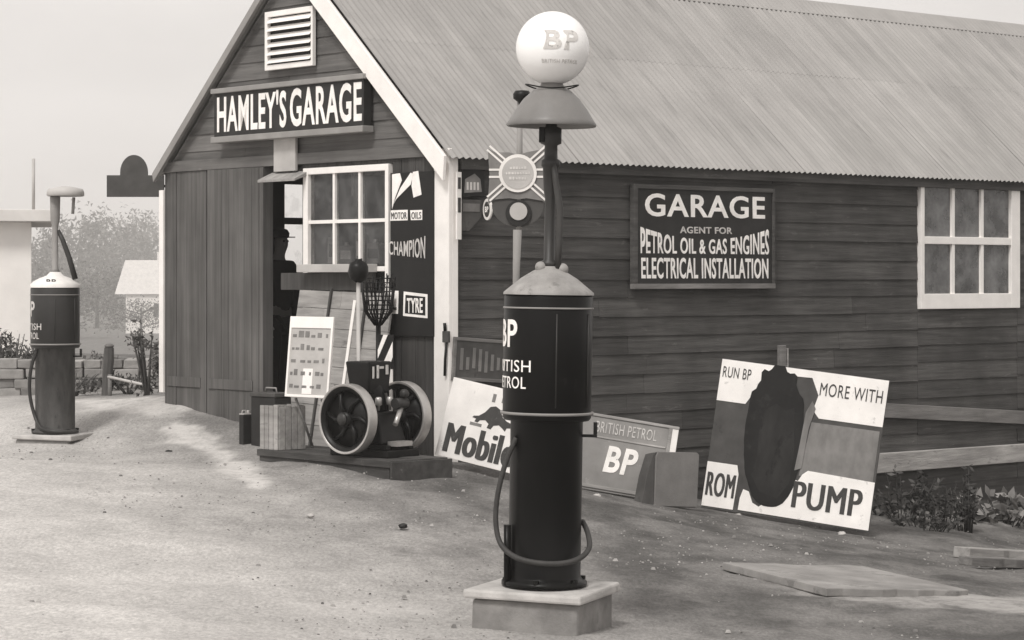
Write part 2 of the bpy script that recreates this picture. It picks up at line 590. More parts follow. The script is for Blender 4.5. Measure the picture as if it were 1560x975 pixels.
SPILL = np.maximum.reduce([spill([(268, 645, .12), (292, 672, .20), (330, 690, .10), (352, 705, .12), (372, 722, .17), (395, 738, .07)], .9),
                           spill([(112, 612, .25), (180, 611, .4), (248, 618, .3)], .75),
                           spill([(1480, 785, .3), (1570, 750, .4)], .5),
                           spill([(1260, 900, .3), (1400, 915, .4), (1560, 925, .35)], .45),
                           spill([(480, 925, .2), (640, 930, .12)], .3)])
gme = bpy.data.meshes.new('ground')
gme.from_pydata(verts.tolist(), [], faces.tolist())
for p in gme.polygons: p.use_smooth = True
_at = gme.attributes.new('spill', 'FLOAT', 'POINT')
_at.data.foreach_set('value', SPILL.ravel().astype(np.float32))


def ground_mat():
    m = bpy.data.materials.new('trodden earth forecourt')
    m.use_nodes = True
    t = m.node_tree
    p = t.nodes['Principled BSDF']
    p.inputs['Roughness'].default_value = 0.95
    p.inputs['Specular IOR Level'].default_value = 0.15
    tc = t.nodes.new('ShaderNodeTexCoord')
    sep = t.nodes.new('ShaderNodeSeparateXYZ')
    t.links.new(tc.outputs['Object'], sep.inputs[0])

    def nz(sc, det=6, rg=0.6, dist=0.0):
        a = t.nodes.new('ShaderNodeTexNoise')
        a.inputs['Detail'].default_value = det
        a.inputs['Roughness'].default_value = rg
        a.inputs['Distortion'].default_value = dist
        mp = t.nodes.new('ShaderNodeMapping')
        mp.inputs['Scale'].default_value = sc
        a.inputs['Scale'].default_value = 1
        t.links.new(tc.outputs['Object'], mp.inputs[0])
        t.links.new(mp.outputs[0], a.inputs[0])
        return a.outputs['Fac']

    def mth(op, a, b, c=None):
        q = t.nodes.new('ShaderNodeMath')
        q.operation = op
        for i, v in enumerate((a, b, c)):
            if v is None: continue
            if isinstance(v, (int, float)): q.inputs[i].default_value = v
            else: t.links.new(v, q.inputs[i])
        return q.outputs[0]

    def mr(s, a, b, c, d, smooth=True):
        q = t.nodes.new('ShaderNodeMapRange')
        if smooth: q.interpolation_type = 'SMOOTHSTEP'
        for i, v in enumerate((a, b, c, d)): q.inputs[i + 1].default_value = v
        t.links.new(s, q.inputs[0])
        return q.outputs[0]

    def mixv(f, a, b):
        q = t.nodes.new('ShaderNodeMix')
        t.links.new(f, q.inputs[0])
        for i, v in ((2, a), (3, b)):
            if isinstance(v, (int, float)): q.inputs[i].default_value = v
            else: t.links.new(v, q.inputs[i])
        return q.outputs[0]
    big = nz((0.45, 0.28, 0.45), 4)
    # signed distance from the line where the pale dusty road surface gives way to the darker forecourt earth
    a_, b_ = gpt(*ROAD_A), gpt(*ROAD_B)
    dx, dy = b_.x - a_.x, b_.y - a_.y
    L = math.hypot(dx, dy)
    nxn, nyn = -dy / L, dx / L
    c = -(nxn * a_.x + nyn * a_.y)
    d = mth('ADD', mth('MULTIPLY', sep.outputs[0], nxn), mth('MULTIPLY_ADD', sep.outputs[1], nyn, c))
    if nxn * -10 + nyn * 12 + c < 0:
        d = mth('MULTIPLY', d, -1.0)
    d = mth('ADD', d, mth('MULTIPLY_ADD', big, 3.2, -1.6))
    road = mr(d, -2.8, 1.3, 0, 1)
    earth = mr(nz((1.6, 0.9, 1.6), 8, 0.65), 0.34, 0.66, 0.082, 0.19)
    earth2 = mixv(mr(d, -4.0, -1.2, 0, 1), earth, mth('MULTIPLY_ADD', earth, 1.1, 0.065))
    pale = mr(nz((1.0, 0.6, 1.0), 6), 0.3, 0.7, 0.46, 0.55)
    v = mixv(road, earth2, pale)
    # fine grit, wheel tracks running along the forecourt, damp and oily patches
    v = mth('MULTIPLY', v, mr(nz((46, 16, 46), 8, 0.8), 0.3, 0.7, 0.72, 1.27))
    v = mth('MULTIPLY', v, mr(nz((1.6, 1.0, 1.6), 10, 0.8), 0.32, 0.68, 0.86, 1.13))
    oil = mr(nz((0.8, 0.6, 0.8), 5, 0.6, 0.5), 0.60, 0.70, 1.0, 0.68)
    v = mth('MULTIPLY', v, mixv(road, oil, 1.0))

    at = t.nodes.new('ShaderNodeAttribute')
    at.attribute_name = 'spill'
    v = mixv(mth('MULTIPLY', at.outputs['Fac'], mr(nz((9, 6, 9), 8, 0.75), 0.3, 0.6, 0.35, 1.0)), v, 0.60)
    cm = t.nodes.new('ShaderNodeVectorMath')
    cm.operation = 'SCALE'
    cm.inputs[0].default_value = WARM
    t.links.new(v, cm.inputs['Scale'])
    t.links.new(cm.outputs[0], p.inputs['Base Color'])
    b = t.nodes.new('ShaderNodeBump')
    b.inputs['Strength'].default_value = 0.35
    b.inputs['Distance'].default_value = 0.02
    t.links.new(nz((55, 30, 55), 8, 0.8), b.inputs['Height'])
    t.links.new(b.outputs[0], p.inputs['Normal'])
    return m


ROAD_A, ROAD_B = (60, 690), (490, 960)
tag(link('ground', gme, ground_mat()), kind='structure')

# ------------------------------------------------------------------ the garage
GB = loc2w(0, 0, 0)
garage = empty('garage', GB, TH, 'dark weatherboarded timber garage with corrugated iron roof and white trimmed gable', 'garage')
WALLZ, APEXZ = 2.72, 4.72
LEN = 11.5
SLOPE = math.atan2(APEXZ - WALLZ, GW / 2)


def roof_z(t):
    return WALLZ + (APEXZ - WALLZ) * (1 - abs(t - GW / 2) / (GW / 2))


def clap(run0, run1, z0, z1, pitch, put, trims=None):
    """lapped boards: put(run, out, z) -> local point; one loose piece per board length"""
    mb = MB()
    z = z0
    while z < z1 - 0.01:
        h = pitch * random.uniform(0.93, 1.07)
        zt = min(z + h, z1)
        a0, a1 = (run0, run1) if trims is None else trims(z, zt)
        if a1 - a0 > 0.05:
            cuts = [a0]
            c = a0 + random.uniform(1.0, 3.8)
            while c < a1 - 0.6:
                cuts.append(c); c += random.uniform(2.4, 4.2)
            cuts.append(a1)
            for p, q in zip(cuts, cuts[1:]):
                sag = random.uniform(-0.006, 0.006); sg2 = random.uniform(-0.006, 0.006)
                ob, ot = 0.013 + random.uniform(0, 0.007), 0.004
                g = 0.002
                if trims is None:
                    pt, qt = p, q
                else:
                    b0, b1 = trims(zt, zt)
                    pt = max(p, b0) if p == a0 else p
                    qt = min(q, b1) if q == a1 else q
                    if qt <= pt: qt = pt + 0.01
                mb.hexa([put(p + g, ob, z + sag), put(q - g, ob, z + sg2), put(q - g, 0.001, z + sg2), put(p + g, 0.001, z + sag)],
                        [put(pt + g, ot, zt + 0.012 + sag), put(qt - g, ot, zt + 0.012 + sg2), put(qt - g, 0.0, zt + 0.012), put(pt + g, 0.0, zt + 0.012)])
        z += h
    return mb


# side wall with a real window opening
ws0, wz1 = side(1397, 276); ws1, _ = side(1548, 280)
_, wz0 = side(1470, 470)
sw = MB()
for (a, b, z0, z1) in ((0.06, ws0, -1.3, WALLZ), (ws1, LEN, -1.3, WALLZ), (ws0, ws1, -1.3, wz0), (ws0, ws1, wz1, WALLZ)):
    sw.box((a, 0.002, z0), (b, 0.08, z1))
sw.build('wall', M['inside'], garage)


def side_boards(a, b, z0, z1):
    return clap(a, b, z0, z1, 0.185, lambda r, o, z: (r, -o, z))


_bz = 0.02
bm_all = MB()
for (a, b, z0, z1) in ((0.075, ws0 - 0.005, -1.3, WALLZ - .03), (ws1 + 0.005, LEN, -1.3, WALLZ - .03), (ws0 - 0.004, ws1 + 0.004, -1.3, wz0), (ws0 - .004, ws1 + .004, wz1, WALLZ - .03)):
    random.seed(31)
    tmp = side_boards(a, b, z0, z1)
    me = bpy.data.meshes.new('t'); tmp.bm.to_mesh(me); bm_all.bm.from_mesh(me); tmp.bm.free(); bpy.data.meshes.remove(me)
bm_all.build('weatherboards', M['side_board'], garage)
# back and far gable end, left side wall with its two pane opening
b = MB()
b.box((LEN - 0.08, 0.08, -1.3), (LEN, GW - 0.08, WALLZ))
b.hexa([(LEN - .08, 0.0, WALLZ), (LEN - .08, GW, WALLZ), (LEN - .08, GW / 2, APEXZ - .05)], [(LEN, 0, WALLZ), (LEN, GW, WALLZ), (LEN, GW / 2, APEXZ - .05)])
b.build('wall', M['side_board'], garage)


def leftw(px, py):
    r = (px - 780.0) / F
    p0 = C0 + UX * GW
    s = (r * p0.y - p0.x) / (SX.x - r * SX.y)
    return s, CAMZ + (HOR - py) / F * (p0.y + SX.y * s)


lw0, _ = leftw(425, 300); lw1, lz1 = leftw(472, 282); _, lz0 = leftw(450, 405)
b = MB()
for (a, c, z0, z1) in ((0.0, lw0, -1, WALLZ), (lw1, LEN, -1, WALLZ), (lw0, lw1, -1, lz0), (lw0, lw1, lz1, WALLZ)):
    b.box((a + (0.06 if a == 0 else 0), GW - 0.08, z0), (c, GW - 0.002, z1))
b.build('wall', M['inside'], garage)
bw = MB()
zm = leftw(450, 337)[1]
bw.box((lw0, GW - .06, lz0), (lw0 + .03, GW - .02, lz1)); bw.box((lw1 - .03, GW - .06, lz0), (lw1, GW - .02, lz1))
bw.box((lw0 + .03, GW - .06, zm - .035), (lw1 - .03, GW - .02, zm + .035))
bwin = bw.build('window', M['dark_board'], garage)
g = MB(); g.box((lw0 + .03, GW - .045, lz0), (lw1 - .03, GW - .04, zm - .035)); g.box((lw0 + .03, GW - .045, zm + .035), (lw1 - .03, GW - .04, lz1))
g.build('pane', M['glass_clear'], bwin)

# gable end: boards, doors, opening, window
t_hd, z_hd = front(330, 258)
tD0, tDm, tL = front(402, 400)[0], front(320, 400)[0], GW
tW1, zW1 = front(468, 257); tW0, _ = front(598, 257); _, zW0 = front(575, 502)
gp = MB()
gp.hexa([(0.002, 0.06, z_hd), (0.002, GW - .06, z_hd), (0.002, GW - .06, WALLZ), (0.002, GW / 2, APEXZ - .06), (0.002, .06, WALLZ)],
        [(0.08, 0.06, z_hd), (0.08, GW - .06, z_hd), (0.08, GW - .06, WALLZ), (0.08, GW / 2, APEXZ - .06), (0.08, .06, WALLZ)])
gp.box((0.002, 0.08, -.6), (.08, tW0, z_hd)); gp.box((.002, tW0, -.6), (.08, tW1, zW0)); gp.box((.002, tW0, zW1), (.08, tW1, z_hd))
gp.box((.002, tW1, zW0 + .45), (.08, tW1 + .05, z_hd))
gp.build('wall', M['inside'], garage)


def gtrim(za, zb):
    h = max(0.0, (APEXZ - 0.05 - za) / (APEXZ - WALLZ)) * GW / 2
    h = min(h, GW / 2 - 0.02)
    return GW / 2 - h, GW / 2 + h


random.seed(5)
clap(0.02, GW - .02, z_hd + 0.02, APEXZ - .1, 0.165, lambda r, o, z: (-o, r, z), gtrim).build('weatherboards', M['gable_board'], garage)
# vertical boards on the lower right of the gable
vb = MB()
t = 0.09
while t < tW1 + .04:
    wv = min(random.uniform(.10, .14), tW1 + .05 - t)
    if t + wv < tW0 - .005 or t > tW1:
        spans = ((-.6, z_hd + .015),)
    else:
        spans = ((-.6, zW0 - .01), (zW1 + .005, z_hd + .015))
    for z0, z1 in spans:
        vb.box((-.018 - random.uniform(0, .006), t + .002, z0), (0.0, t + wv - .003, z1))
    t += wv
vb.build('boarding', M['dark_board'], garage)
hb = MB(); hb.box((-.05, .08, z_hd - .005), (-.032, GW - .01, z_hd + .10)); hb.build('header_beam', M['gable_board'], garage, 0.004)


for (t0, t1, off, zb) in ((tDm + .012, tL - .01, -.03, .15), (tD0, tDm - .012, -.055, .0)):
    q = t0
    mb = MB()
    while q < t1 - .02:
        wv = min(random.uniform(.11, .15), t1 - q)
        mb.box((off - random.uniform(0, .006), q + .002, zb + random.uniform(-.02, .02)), (off + .035, q + wv - .002, z_hd - .008))
        q += wv
    d = mb.build('door', M['door_board'], garage)
    h = MB(); h.box((off - .016, t0 + .1, .52), (off - .007, t1 - .06, .62)); h.build('ledge', M['door_board'], d, .003)
# narrow post at the edge of the opening
jb = MB(); jb.box((-.06, tD0 - .07, -.2), (.06, tD0 - .006, z_hd - .01)); jb.build('door_post', M['door_board'], garage, .004)
# hood over the opening
t0, zt = front(402, 266, .1); t1, _ = front(467, 262, .05); zb = front(395, 283, .2)[1]
hd = MB(); hd.hexa([(-.19, t1, zb + .03), (-.19, t0 - .02, zb + .03), (-.02, t0 - .02, zt - .02), (-.02, t1, zt - .02)], [(-.19, t1, zb + .055), (-.19, t0 - .02, zb + .055), (-.02, t0 - .02, zt + .02), (-.02, t1, zt + .02)])
hd.build('door_hood', M['pale_board'], garage, .004)
# pale plank below the name board
t0, z0 = front(420, 262, .05); t1, z1 = front(453, 205, .05)
pk = MB(); pk.box((-.075, t1, z0), (-.045, t0, z1)); pk.build('pale_plank', M['pale_paint'], garage, .003)

# front window: white frame, glazing bars, lower sash partly boarded
wf = MB()
x0, x1 = -.05, .03
wd = .075
zM = front(530, 337)[1]; zL = front(575, 410)[1]
wf.box((x0, tW1 - wd, zW0), (x1, tW1, zW1)); wf.box((x0, tW0, zW0), (x1, tW0 + .05, zW1))
wf.box((x0, tW0 + .05, zW1 - .06), (x1, tW1 - wd, zW1)); wf.box((x0, tW0 + .05, zW0), (x1, tW1 - wd, zW0 + .07))
wf.box((x0 - .004, tW0 + .05, zL - .02), (x1, tW1 - wd, zL + .025))
win = wf.build('window', M['white_paint'], garage, .004)
gb = MB()
w_ = (tW1 - wd) - (tW0 + .05)
for k in (1, 2):
    tt = tW0 + .05 + w_ * k / 3
    gb.box((x0 + .012, tt - .016, zL + .025), (x1 - .02, tt + .016, zW1 - .06))
gb.box((x0 + .014, tW0 + .05, zM - .016), (x1 - .022, tW1 - wd, zM + .016))
gb.build('glazing_bar', M['white_paint'], win)
gl = MB(); gl.box((-.012, tW0 + .05, zW0 + .07), (-.008, tW1 - wd, zL - .02)); gl.box((-.012, tW0 + .05, zL + .025), (-.008, tW1 - wd, zW1 - .06))
gl.build('pane', M['glass_front'], win)
t0, z0 = front(458, 415, .15); t1, z1 = front(562, 402, .15)
sl = MB(); sl.box((-.2, t1, z0), (-.053, t0, z1)); sl.build('sill', M['pale_paint'], win, .005)
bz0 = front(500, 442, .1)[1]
bd = MB(); bd.box((-.09, t1 + .02, bz0), (-.055, tW1 + .3, z0 - .004)); bd.build('under_sill_board', M['dark_board'], garage, .003)  # plain dark board fixed below the sill
# goods seen through the front window
sh = MB(); sh.box((.085, tW0 - .02, zL + .03), (.30, tW1 + .0, zL + .055)); sh.build('shelf', M['grey_board'], garage)
def into(t_, d, z_):
    p_ = loc2w(d, t_, z_); return p_
tins = [(.86, .30, .10, 'pale_paint', 'tall pale tin'), (.70, .20, .12, 'mid_panel', 'squat grey tin'), (.52, .34, .09, 'grey_paint', 'tall grey bottle tin'), (.36, .22, .13, 'pale_paint', 'broad pale tin'), (.17, .26, .09, 'dark_panel', 'narrow dark tin')]
for f_, h_, w2, mm, lb in tins:
    q = into(tW0 + (tW1 - tW0) * f_, .17, zL + .056)
    e_ = empty('oil_tin', q, THF + f_, lb + ' on the shelf behind the front window', 'tin', 'tins behind the front window')
    b = MB(); b.box((-w2 / 2, -.05, 0), (w2 / 2, .05, h_ * .82)); b.build('tin_body', M[mm], e_, .006)
    b = MB(); b.lathe([(0, h_ * .82), (.03, h_ * .83), (.02, h_ * .9), (.02, h_), (0, h_)], 12); b.build('spout', M['rim'], e_)
    b = MB(); b.box((-w2 / 2 + .012, -.053, h_ * .2), (w2 / 2 - .012, -.0505, h_ * .6)); b.build('paper_band', M['paper'] if mm != 'pale_paint' else M['dark_panel'], e_)
for f_, lb in ((.62, 'pale spanner hanging behind the middle of the front window'), (.2, 'pale spanner hanging behind the right of the front window')):
    q = into(tW0 + (tW1 - tW0) * f_, .16, zW1 - .27)
    b = MB(); b.prism([(-.012, 0), (.012, 0), (.009, .19), (.03, .21), (.03, .24), (.012, .225), (-.012, .225), (-.03, .24), (-.03, .21), (-.009, .19)], -.004, .004)
    e_ = b.build('spanner', M['rim'], None); e_.location = q; e_.rotation_euler = (0, 0, THF); tag(e_, lb, 'spanner', 'spanners in the front window')
    b = MB(); b.tube([(0, 0, .22), (0, .0, .30)], .003, 5); b.build('hanging_wire', M['iron'], e_)

# side window
sf = MB()
y0, y1 = -.055, .03
rw = .10
zmid = side(1470, 367)[1]
sf.box((ws0, y0, wz0), (ws0 + .06, y1, wz1)); sf.box((ws1 - .15, y0, wz0), (ws1, y1, wz1))
sf.box((ws0 + .06, y0, wz1 - .06), (ws1 - .15, y1, wz1)); sf.box((ws0 + .06, y0, wz0), (ws1 - .15, y1, wz0 + .16))
sf.box((ws0 + .06, y0 + .006, zmid - .04), (ws1 - .15, y1, zmid + .04))
swin = sf.build('window', M['white_paint'], garage, .005)
gb = MB()
ww = (ws1 - .15) - (ws0 + .06)
for k in (1, 2):
    xx = ws0 + .06 + ww * k / 3
    gb.box((xx - .022, y0 + .014, wz0 + .16), (xx + .022, y1 - .02, zmid - .04)); gb.box((xx - .022, y0 + .014, zmid + .04), (xx + .022, y1 - .02, wz1 - .06))
gb.build('glazing_bar', M['white_paint'], swin)
gl = MB(); gl.box((ws0 + .06, -.012, wz0 + .16), (ws1 - .15, -.008, zmid - .04)); gl.box((ws0 + .06, -.012, zmid + .04), (ws1 - .15, -.008, wz1 - .06))
gl.build('pane', M['glass_painted'], swin)

# white corner boards
tc1, _ = front(667, 400)
cb = MB(); cb.box((-.045, -.045, -.1), (-.008, tc1, WALLZ + .02)); cb.box((-.008, -.045, -.1), (.06, -.012, WALLZ - .05))
cb.build('corner_board', M['white_paint'], garage, .004)
cl = MB(); cl.box((-.05, GW - .004, .45), (.03, GW + .075, front(250, 290)[1])); cl.build('corner_board', M['white_paint'], garage, .004)


# roof: corrugated sheets on both slopes
def roof_side(right):
    mb = MB()
    pitch, amp = 0.076, 0.0105
    x0r, x1r = -0.10, LEN + .15
    n = int((x1r - x0r) / pitch)
    over = .10
    rows = [(-over, .52), (.50, 1.02)]
    slen = (GW / 2)
    cs, sn = math.cos(SLOPE), math.sin(SLOPE)
    sheet = 10
    for ri, (f0, f1) in enumerate(((-over / slen, .54), (.52, 1.0))):
        lift = .0 if ri == 0 else .0015
        k = 0
        while k < n:
            k1 = min(n, k + sheet)
            jx = random.uniform(-.012, .012)
            pts0, pts1 = [], []
            lf = lift + random.uniform(0, .0015)
            for q in range(k * 8, k1 * 8 + 5):
                x = x0r + q * pitch / 8
                hgt = amp * math.cos(2 * math.pi * q / 8) + lf + .03
                for (ff, arr, jj) in ((f0, pts0, random.uniform(0, .004) + jx * .5), (f1, pts1, 0)):
                    yy = ff * slen
                    zz = WALLZ + yy * sn / cs
                    yy2 = yy - (jj if ff < 0 else 0)
                    p = (x, yy2 - hgt * sn, zz + hgt * cs)
                    if not right: p = (p[0], GW - p[1], p[2])
                    arr.append(mb.bm.verts.new(p))
            for i in range(len(pts0) - 1):
                f = mb.bm.faces.new((pts0[i], pts0[i + 1], pts1[i + 1], pts1[i]))
                f.smooth = True
            k = k1
    return mb


roof_side(True).build('roof', M['roof'], garage)
roof_side(False).build('roof', M['roof'], garage)
rd = MB()
for sgn in (1, -1):
    y_a, y_b = GW / 2, GW / 2 - sgn * .2
    za = APEXZ + .049; zb_ = APEXZ + .049 - .2 * math.tan(SLOPE)
    rd.hexa([(-.11, y_a, za), (LEN + .15, y_a, za), (LEN + .15, y_b, zb_), (-.11, y_b, zb_)], [(-.11, y_a, za + .006), (LEN + .15, y_a, za + .006), (LEN + .15, y_b, zb_ + .006), (-.11, y_b, zb_ + .006)])
rd.build('ridge_cap', M['ridge'], garage)
# barge boards
for right, wid, m in ((True, .17, 'white_paint'), (False, .07, 'grey_paint')):
    bb = MB()
    ov = .08
    ya, yb = -ov, GW / 2
    za = WALLZ - ov * math.tan(SLOPE); zc = APEXZ
    dz = wid / math.cos(SLOPE)
    pts = [(ya, za + .02), (yb, zc + .02), (yb, zc + .02 - dz), (ya + .02, za + .02 - dz * .95)]
    if not right: pts = [(GW - p[0], p[1]) for p in pts]
    bb.hexa([(-.13, p[0], p[1]) for p in pts], [(-.095, p[0], p[1]) for p in pts])
    bb.build('barge_board', M[m], garage, .004)
# fascia under the side eave
fb = MB(); fb.box((.08, -.075, WALLZ - .16), (LEN, -.05, WALLZ - .045)); fb.build('fascia', M['side_board'], garage, .003)

# louvred vent in the gable
t0, z0 = front(405, 110, .06); t1, z1 = front(478, 12, .06); zt_ = front(440, 14, .06)[1]; zb_ = front(440, 104, .06)[1]
vf = MB()
vf.box((-.075, t0 - .045, zb_), (-.035, t0, zt_)); vf.box((-.075, t1, zb_), (-.035, t1 + .03, zt_))
vf.box((-.075, t1 + .03, zb_), (-.035, t0 - .045, zb_ + .05)); vf.box((-.075, t1 + .03, zt_ - .05), (-.035, t0 - .045, zt_))
vent = vf.build('vent', M['white_paint'], garage, .003)
bk = MB(); bk.box((-.034, t1 + .01, zb_ + .01), (-.031, t0 - .01, zt_ - .01)); bk.build('vent_dark_sheet', M['black_sign'], vent)  # flat black sheet, painted stand-in for the shade behind the slats
vl = MB()
nsl = 6
for k in range(nsl):
    zc = zb_ + .05 + (zt_ - zb_ - .1) * (k + .5) / nsl
    hh = (zt_ - zb_ - .1) / nsl * .68
    vl.hexa([(-.092, t1 + .032, zc - hh / 2), (-.088, t1 + .032, zc - hh / 2), (-.04, t1 + .032, zc + hh / 2), (-.044, t1 + .032, zc + hh / 2)],
            [(-.092, t0 - .047, zc - hh / 2), (-.088, t0 - .047, zc - hh / 2), (-.04, t0 - .047, zc + hh / 2), (-.044, t0 - .047, zc + hh / 2)])
vl.build('louvre_slats', M['white_paint'], vent)

# planks nailed along the foot of the side wall
sa, za = side(1345, 612, .06); sb, zb_ = side(1600, 626, .06); zc = side(1345, 640, .06)[1]
def skew_plank(name, s0, z0, s1, z1, hgt, y0, y1, m):
    mb = MB()
    n = 10
    prev = None
    for i in range(n):
        a, b_ = s0 + (s1 - s0) * i / n, s0 + (s1 - s0) * (i + 1) / n
    pts_lo, pts_hi = [], []
    mb.hexa([(s0, y0, z0), (s1, y0, z1), (s1, y1, z1), (s0, y1, z0)], [(s0, y0, z0 + hgt), (s1, y0, z1 + hgt * .95), (s1, y1, z1 + hgt * .95), (s0, y1, z0 + hgt)])
    return mb.build(name, m, garage, .006)
s0, z0 = side(1340, 636, .07); s1, z1 = side(1600, 648, .07)
skew_plank('skirting_plank', s0, z0, s1, z1, .15, -.075, -.042, M['grey_board'])
s0, z0 = side(1325, 722, .14); s1, z1 = side(1600, 700, .14)
skew_plank('skirting_plank', s0, z0, s1, z1, .20, -.15, -.08, M['pale_board'])


# ------------------------------------------------------------------ signs fixed to the garage
def wall_thing(name, s0, s1, z, off, label, cat, group=None):
    """root at the middle of a sign on the side wall: local x along the wall, y into it"""
    p = loc2w((s0 + s1) / 2, -off, z)
    return empty(name, p, TH, label, cat, group)




def gable_thing(name, t0, t1, z, off, label, cat, group=None):
    p = loc2w(-off, (t0 + t1) / 2, z)
    return empty(name, p, THF, label, cat, group)


# name board on the gable
t0, _ = front(326, 170, .14); t1, _ = front(554, 150, .14)
zt_ = front(440, 132, .14)[1]; zb_ = front(440, 200, .14)[1]
wdt, hgt = t0 - t1, zt_ - zb_
sg = gable_thing('name_board', t0, t1, (zt_ + zb_) / 2, .14, 'long black name board with tall white letters across the gable', 'sign')
b = MB(); b.box((-wdt / 2, 0, -hgt / 2), (wdt / 2, .09, hgt / 2)); b.build('board', M['dark_sign'], sg, .004)
b = MB(); b.box((-wdt / 2 - .02, -.03, hgt / 2 + .001), (wdt / 2 + .02, .1, hgt / 2 + .05)); b.build('top_moulding', M['grey_paint'], sg, .006)
b = MB(); b.box((-wdt / 2 - .02, -.03, -hgt / 2 - .06), (wdt / 2 + .02, .1, -hgt / 2 - .001)); b.build('bottom_moulding', M['grey_paint'], sg, .006)
letters("HAMLEY'S", -wdt * .235, 0.01, wdt * .48, hgt * .86, -.001, M['letter'], sg, .022)
letters("GARAGE", wdt * .26, 0.01, wdt * .46, hgt * .86, -.001, M['letter'], sg, .022)

# trade board on the side wall
s0, _ = side(964, 300, .07); s1, _ = side(1179, 300, .07)
zt_ = side(1070, 284, .07)[1]; zb_ = side(1070, 440, .07)[1]
wdt, hgt = s1 - s0, zt_ - zb_
sg = wall_thing('trade_sign', s0, s1, (zt_ + zb_) / 2, .075, 'black trade sign with four rows of white lettering on the long wall', 'sign')
b = MB(); b.box((-wdt / 2 + .03, .004, -hgt / 2 + .03), (wdt / 2 - .03, .04, hgt / 2 - .03)); b.build('board', M['dark_sign'], sg)
fr = MB()
fr.box((-wdt / 2, -.014, -hgt / 2 + .05), (-wdt / 2 + .05, .045, hgt / 2)); fr.box((wdt / 2 - .03, -.014, -hgt / 2 + .05), (wdt / 2, .045, hgt / 2))
fr.box((-wdt / 2 + .05, -.014, hgt / 2 - .04), (wdt / 2 - .03, .045, hgt / 2))
fr.build('frame', M['side_board'], sg, .004)
b = MB(); b.box((-wdt / 2, -.02, -hgt / 2), (wdt / 2, .045, -hgt / 2 + .049)); b.build('frame', M['grey_board'], sg, .004)
cx = .012
zz = lambda py: (HOR - py) / F * 23.35 + CAMZ - (zt_ + zb_) / 2
letters("GARAGE", cx, zz(316), wdt * .85, zz(299) - zz(333), .004, M['letter'], sg, .018)
letters("AGENT FOR", cx, zz(352), wdt * .37, zz(347) - zz(357), .004, M['letter_grey'], sg, .02)
hB = zz(366) - zz(388)


def fan(x, y, z):
    k = (x / (wdt * .45)) ** 2
    if z > -hB * .1:
        z = z + (z + hB * .1) * 1.3 * k
    return x, y, z


letters("PETROL OIL & GAS ENGINES", cx, zz(376.5), wdt * .91, hB, .004, M['letter'], sg, .018, warp=fan)
letters("ELECTRICAL INSTALLATION", cx, zz(409), wdt * .90, zz(394) - zz(425), .004, M['letter'], sg, .018)

# black enamel panel on the gable, right of the window
t0, _ = front(598, 300, .03); t1, _ = front(664, 300, .03)
zt_ = front(630, 262, .04)[1]; zb_ = front(630, 512, .04)[1]
wdt, hgt = t0 - t1, zt_ - zb_
sg = gable_thing('advert_panel', t0, t1, (zt_ + zb_) / 2, .055, 'tall black advertising panel with white patches between window and corner', 'sign')
b = MB(); b.box((-wdt / 2, 0, -hgt / 2), (wdt / 2, .022, hgt / 2)); b.build('board', M['black_sign'], sg, .003)
pz = lambda py: (HOR - py) / F * 21.45 + CAMZ - (zt_ + zb_) / 2
px_ = lambda px: ((px - 598) / 66.0 - .5) * wdt
P = MB()
P.prism([(px_(601), pz(265)), (px_(613), pz(264)), (px_(616), pz(275)), (px_(606), pz(300)), (px_(601), pz(318))], -.003, 0)
P.prism([(px_(614), pz(287)), (px_(630), pz(264)), (px_(634), pz(266)), (px_(630), pz(282)), (px_(608), pz(303)), (px_(604), pz(310))], -.006, -.0035)
P.prism([(px_(633), pz(263)), (px_(641), pz(262)), (px_(646), pz(298)), (px_(634), pz(302)), (px_(631), pz(284))], -.003, 0)
P.build('painted_emblem', M['letter'], sg)
b = MB(); b.prism([(px_(599), pz(320)), (px_(625), pz(320)), (px_(625), pz(336)), (px_(598), pz(336))], -.003, 0)
b.prism([(px_(629), pz(321)), (px_(647), pz(321)), (px_(647), pz(336)), (px_(630), pz(336))], -.003, 0)
lp = b.build('lettered_strip', M['letter'], sg)
letters('MOTOR', px_(612), pz(328.5), wdt * .36, .06, -.0032, M['letter_dark'], sg, .0)
letters('OILS', px_(638.5), pz(329), wdt * .22, .06, -.0032, M['letter_dark'], sg, .0)
hC = pz(368) - pz(392)


def arch(x, y, z):
    return x, y, z * (1 + .35 * (2 * x / wdt)) + (.03 * (2 * x / wdt) ** 2 if z > 0 else .02 * (1 - (2 * x / wdt) ** 2) * 0)


letters('CHAMPION', px_(624), pz(379), wdt * .84, hC, -.001, M['letter_grey'], sg, .012, warp=arch)
b = MB(); b.prism([(px_(598.5), pz(443)), (px_(611), pz(443)), (px_(610), pz(478)), (px_(598.5), pz(478))], -.003, 0)
b.prism([(px_(619), pz(444)), (px_(655), pz(448)), (px_(655), pz(484)), (px_(618), pz(481))], -.003, 0)
b.build('lettered_strip', M['letter'], sg)
b = MB(); b.prism([(px_(622), pz(449)), (px_(652), pz(452)), (px_(652), pz(480)), (px_(621), pz(477))], -.0045, -.0032); b.build('dark_field', M['black_sign'], sg)
letters('TYRE', px_(636.5), pz(465), wdt * .36, .13, -.0047, M['letter'], sg, .02)
letters('L', px_(605), pz(461), wdt * .1, .13, -.0032, M['letter_dark'], sg, .02)

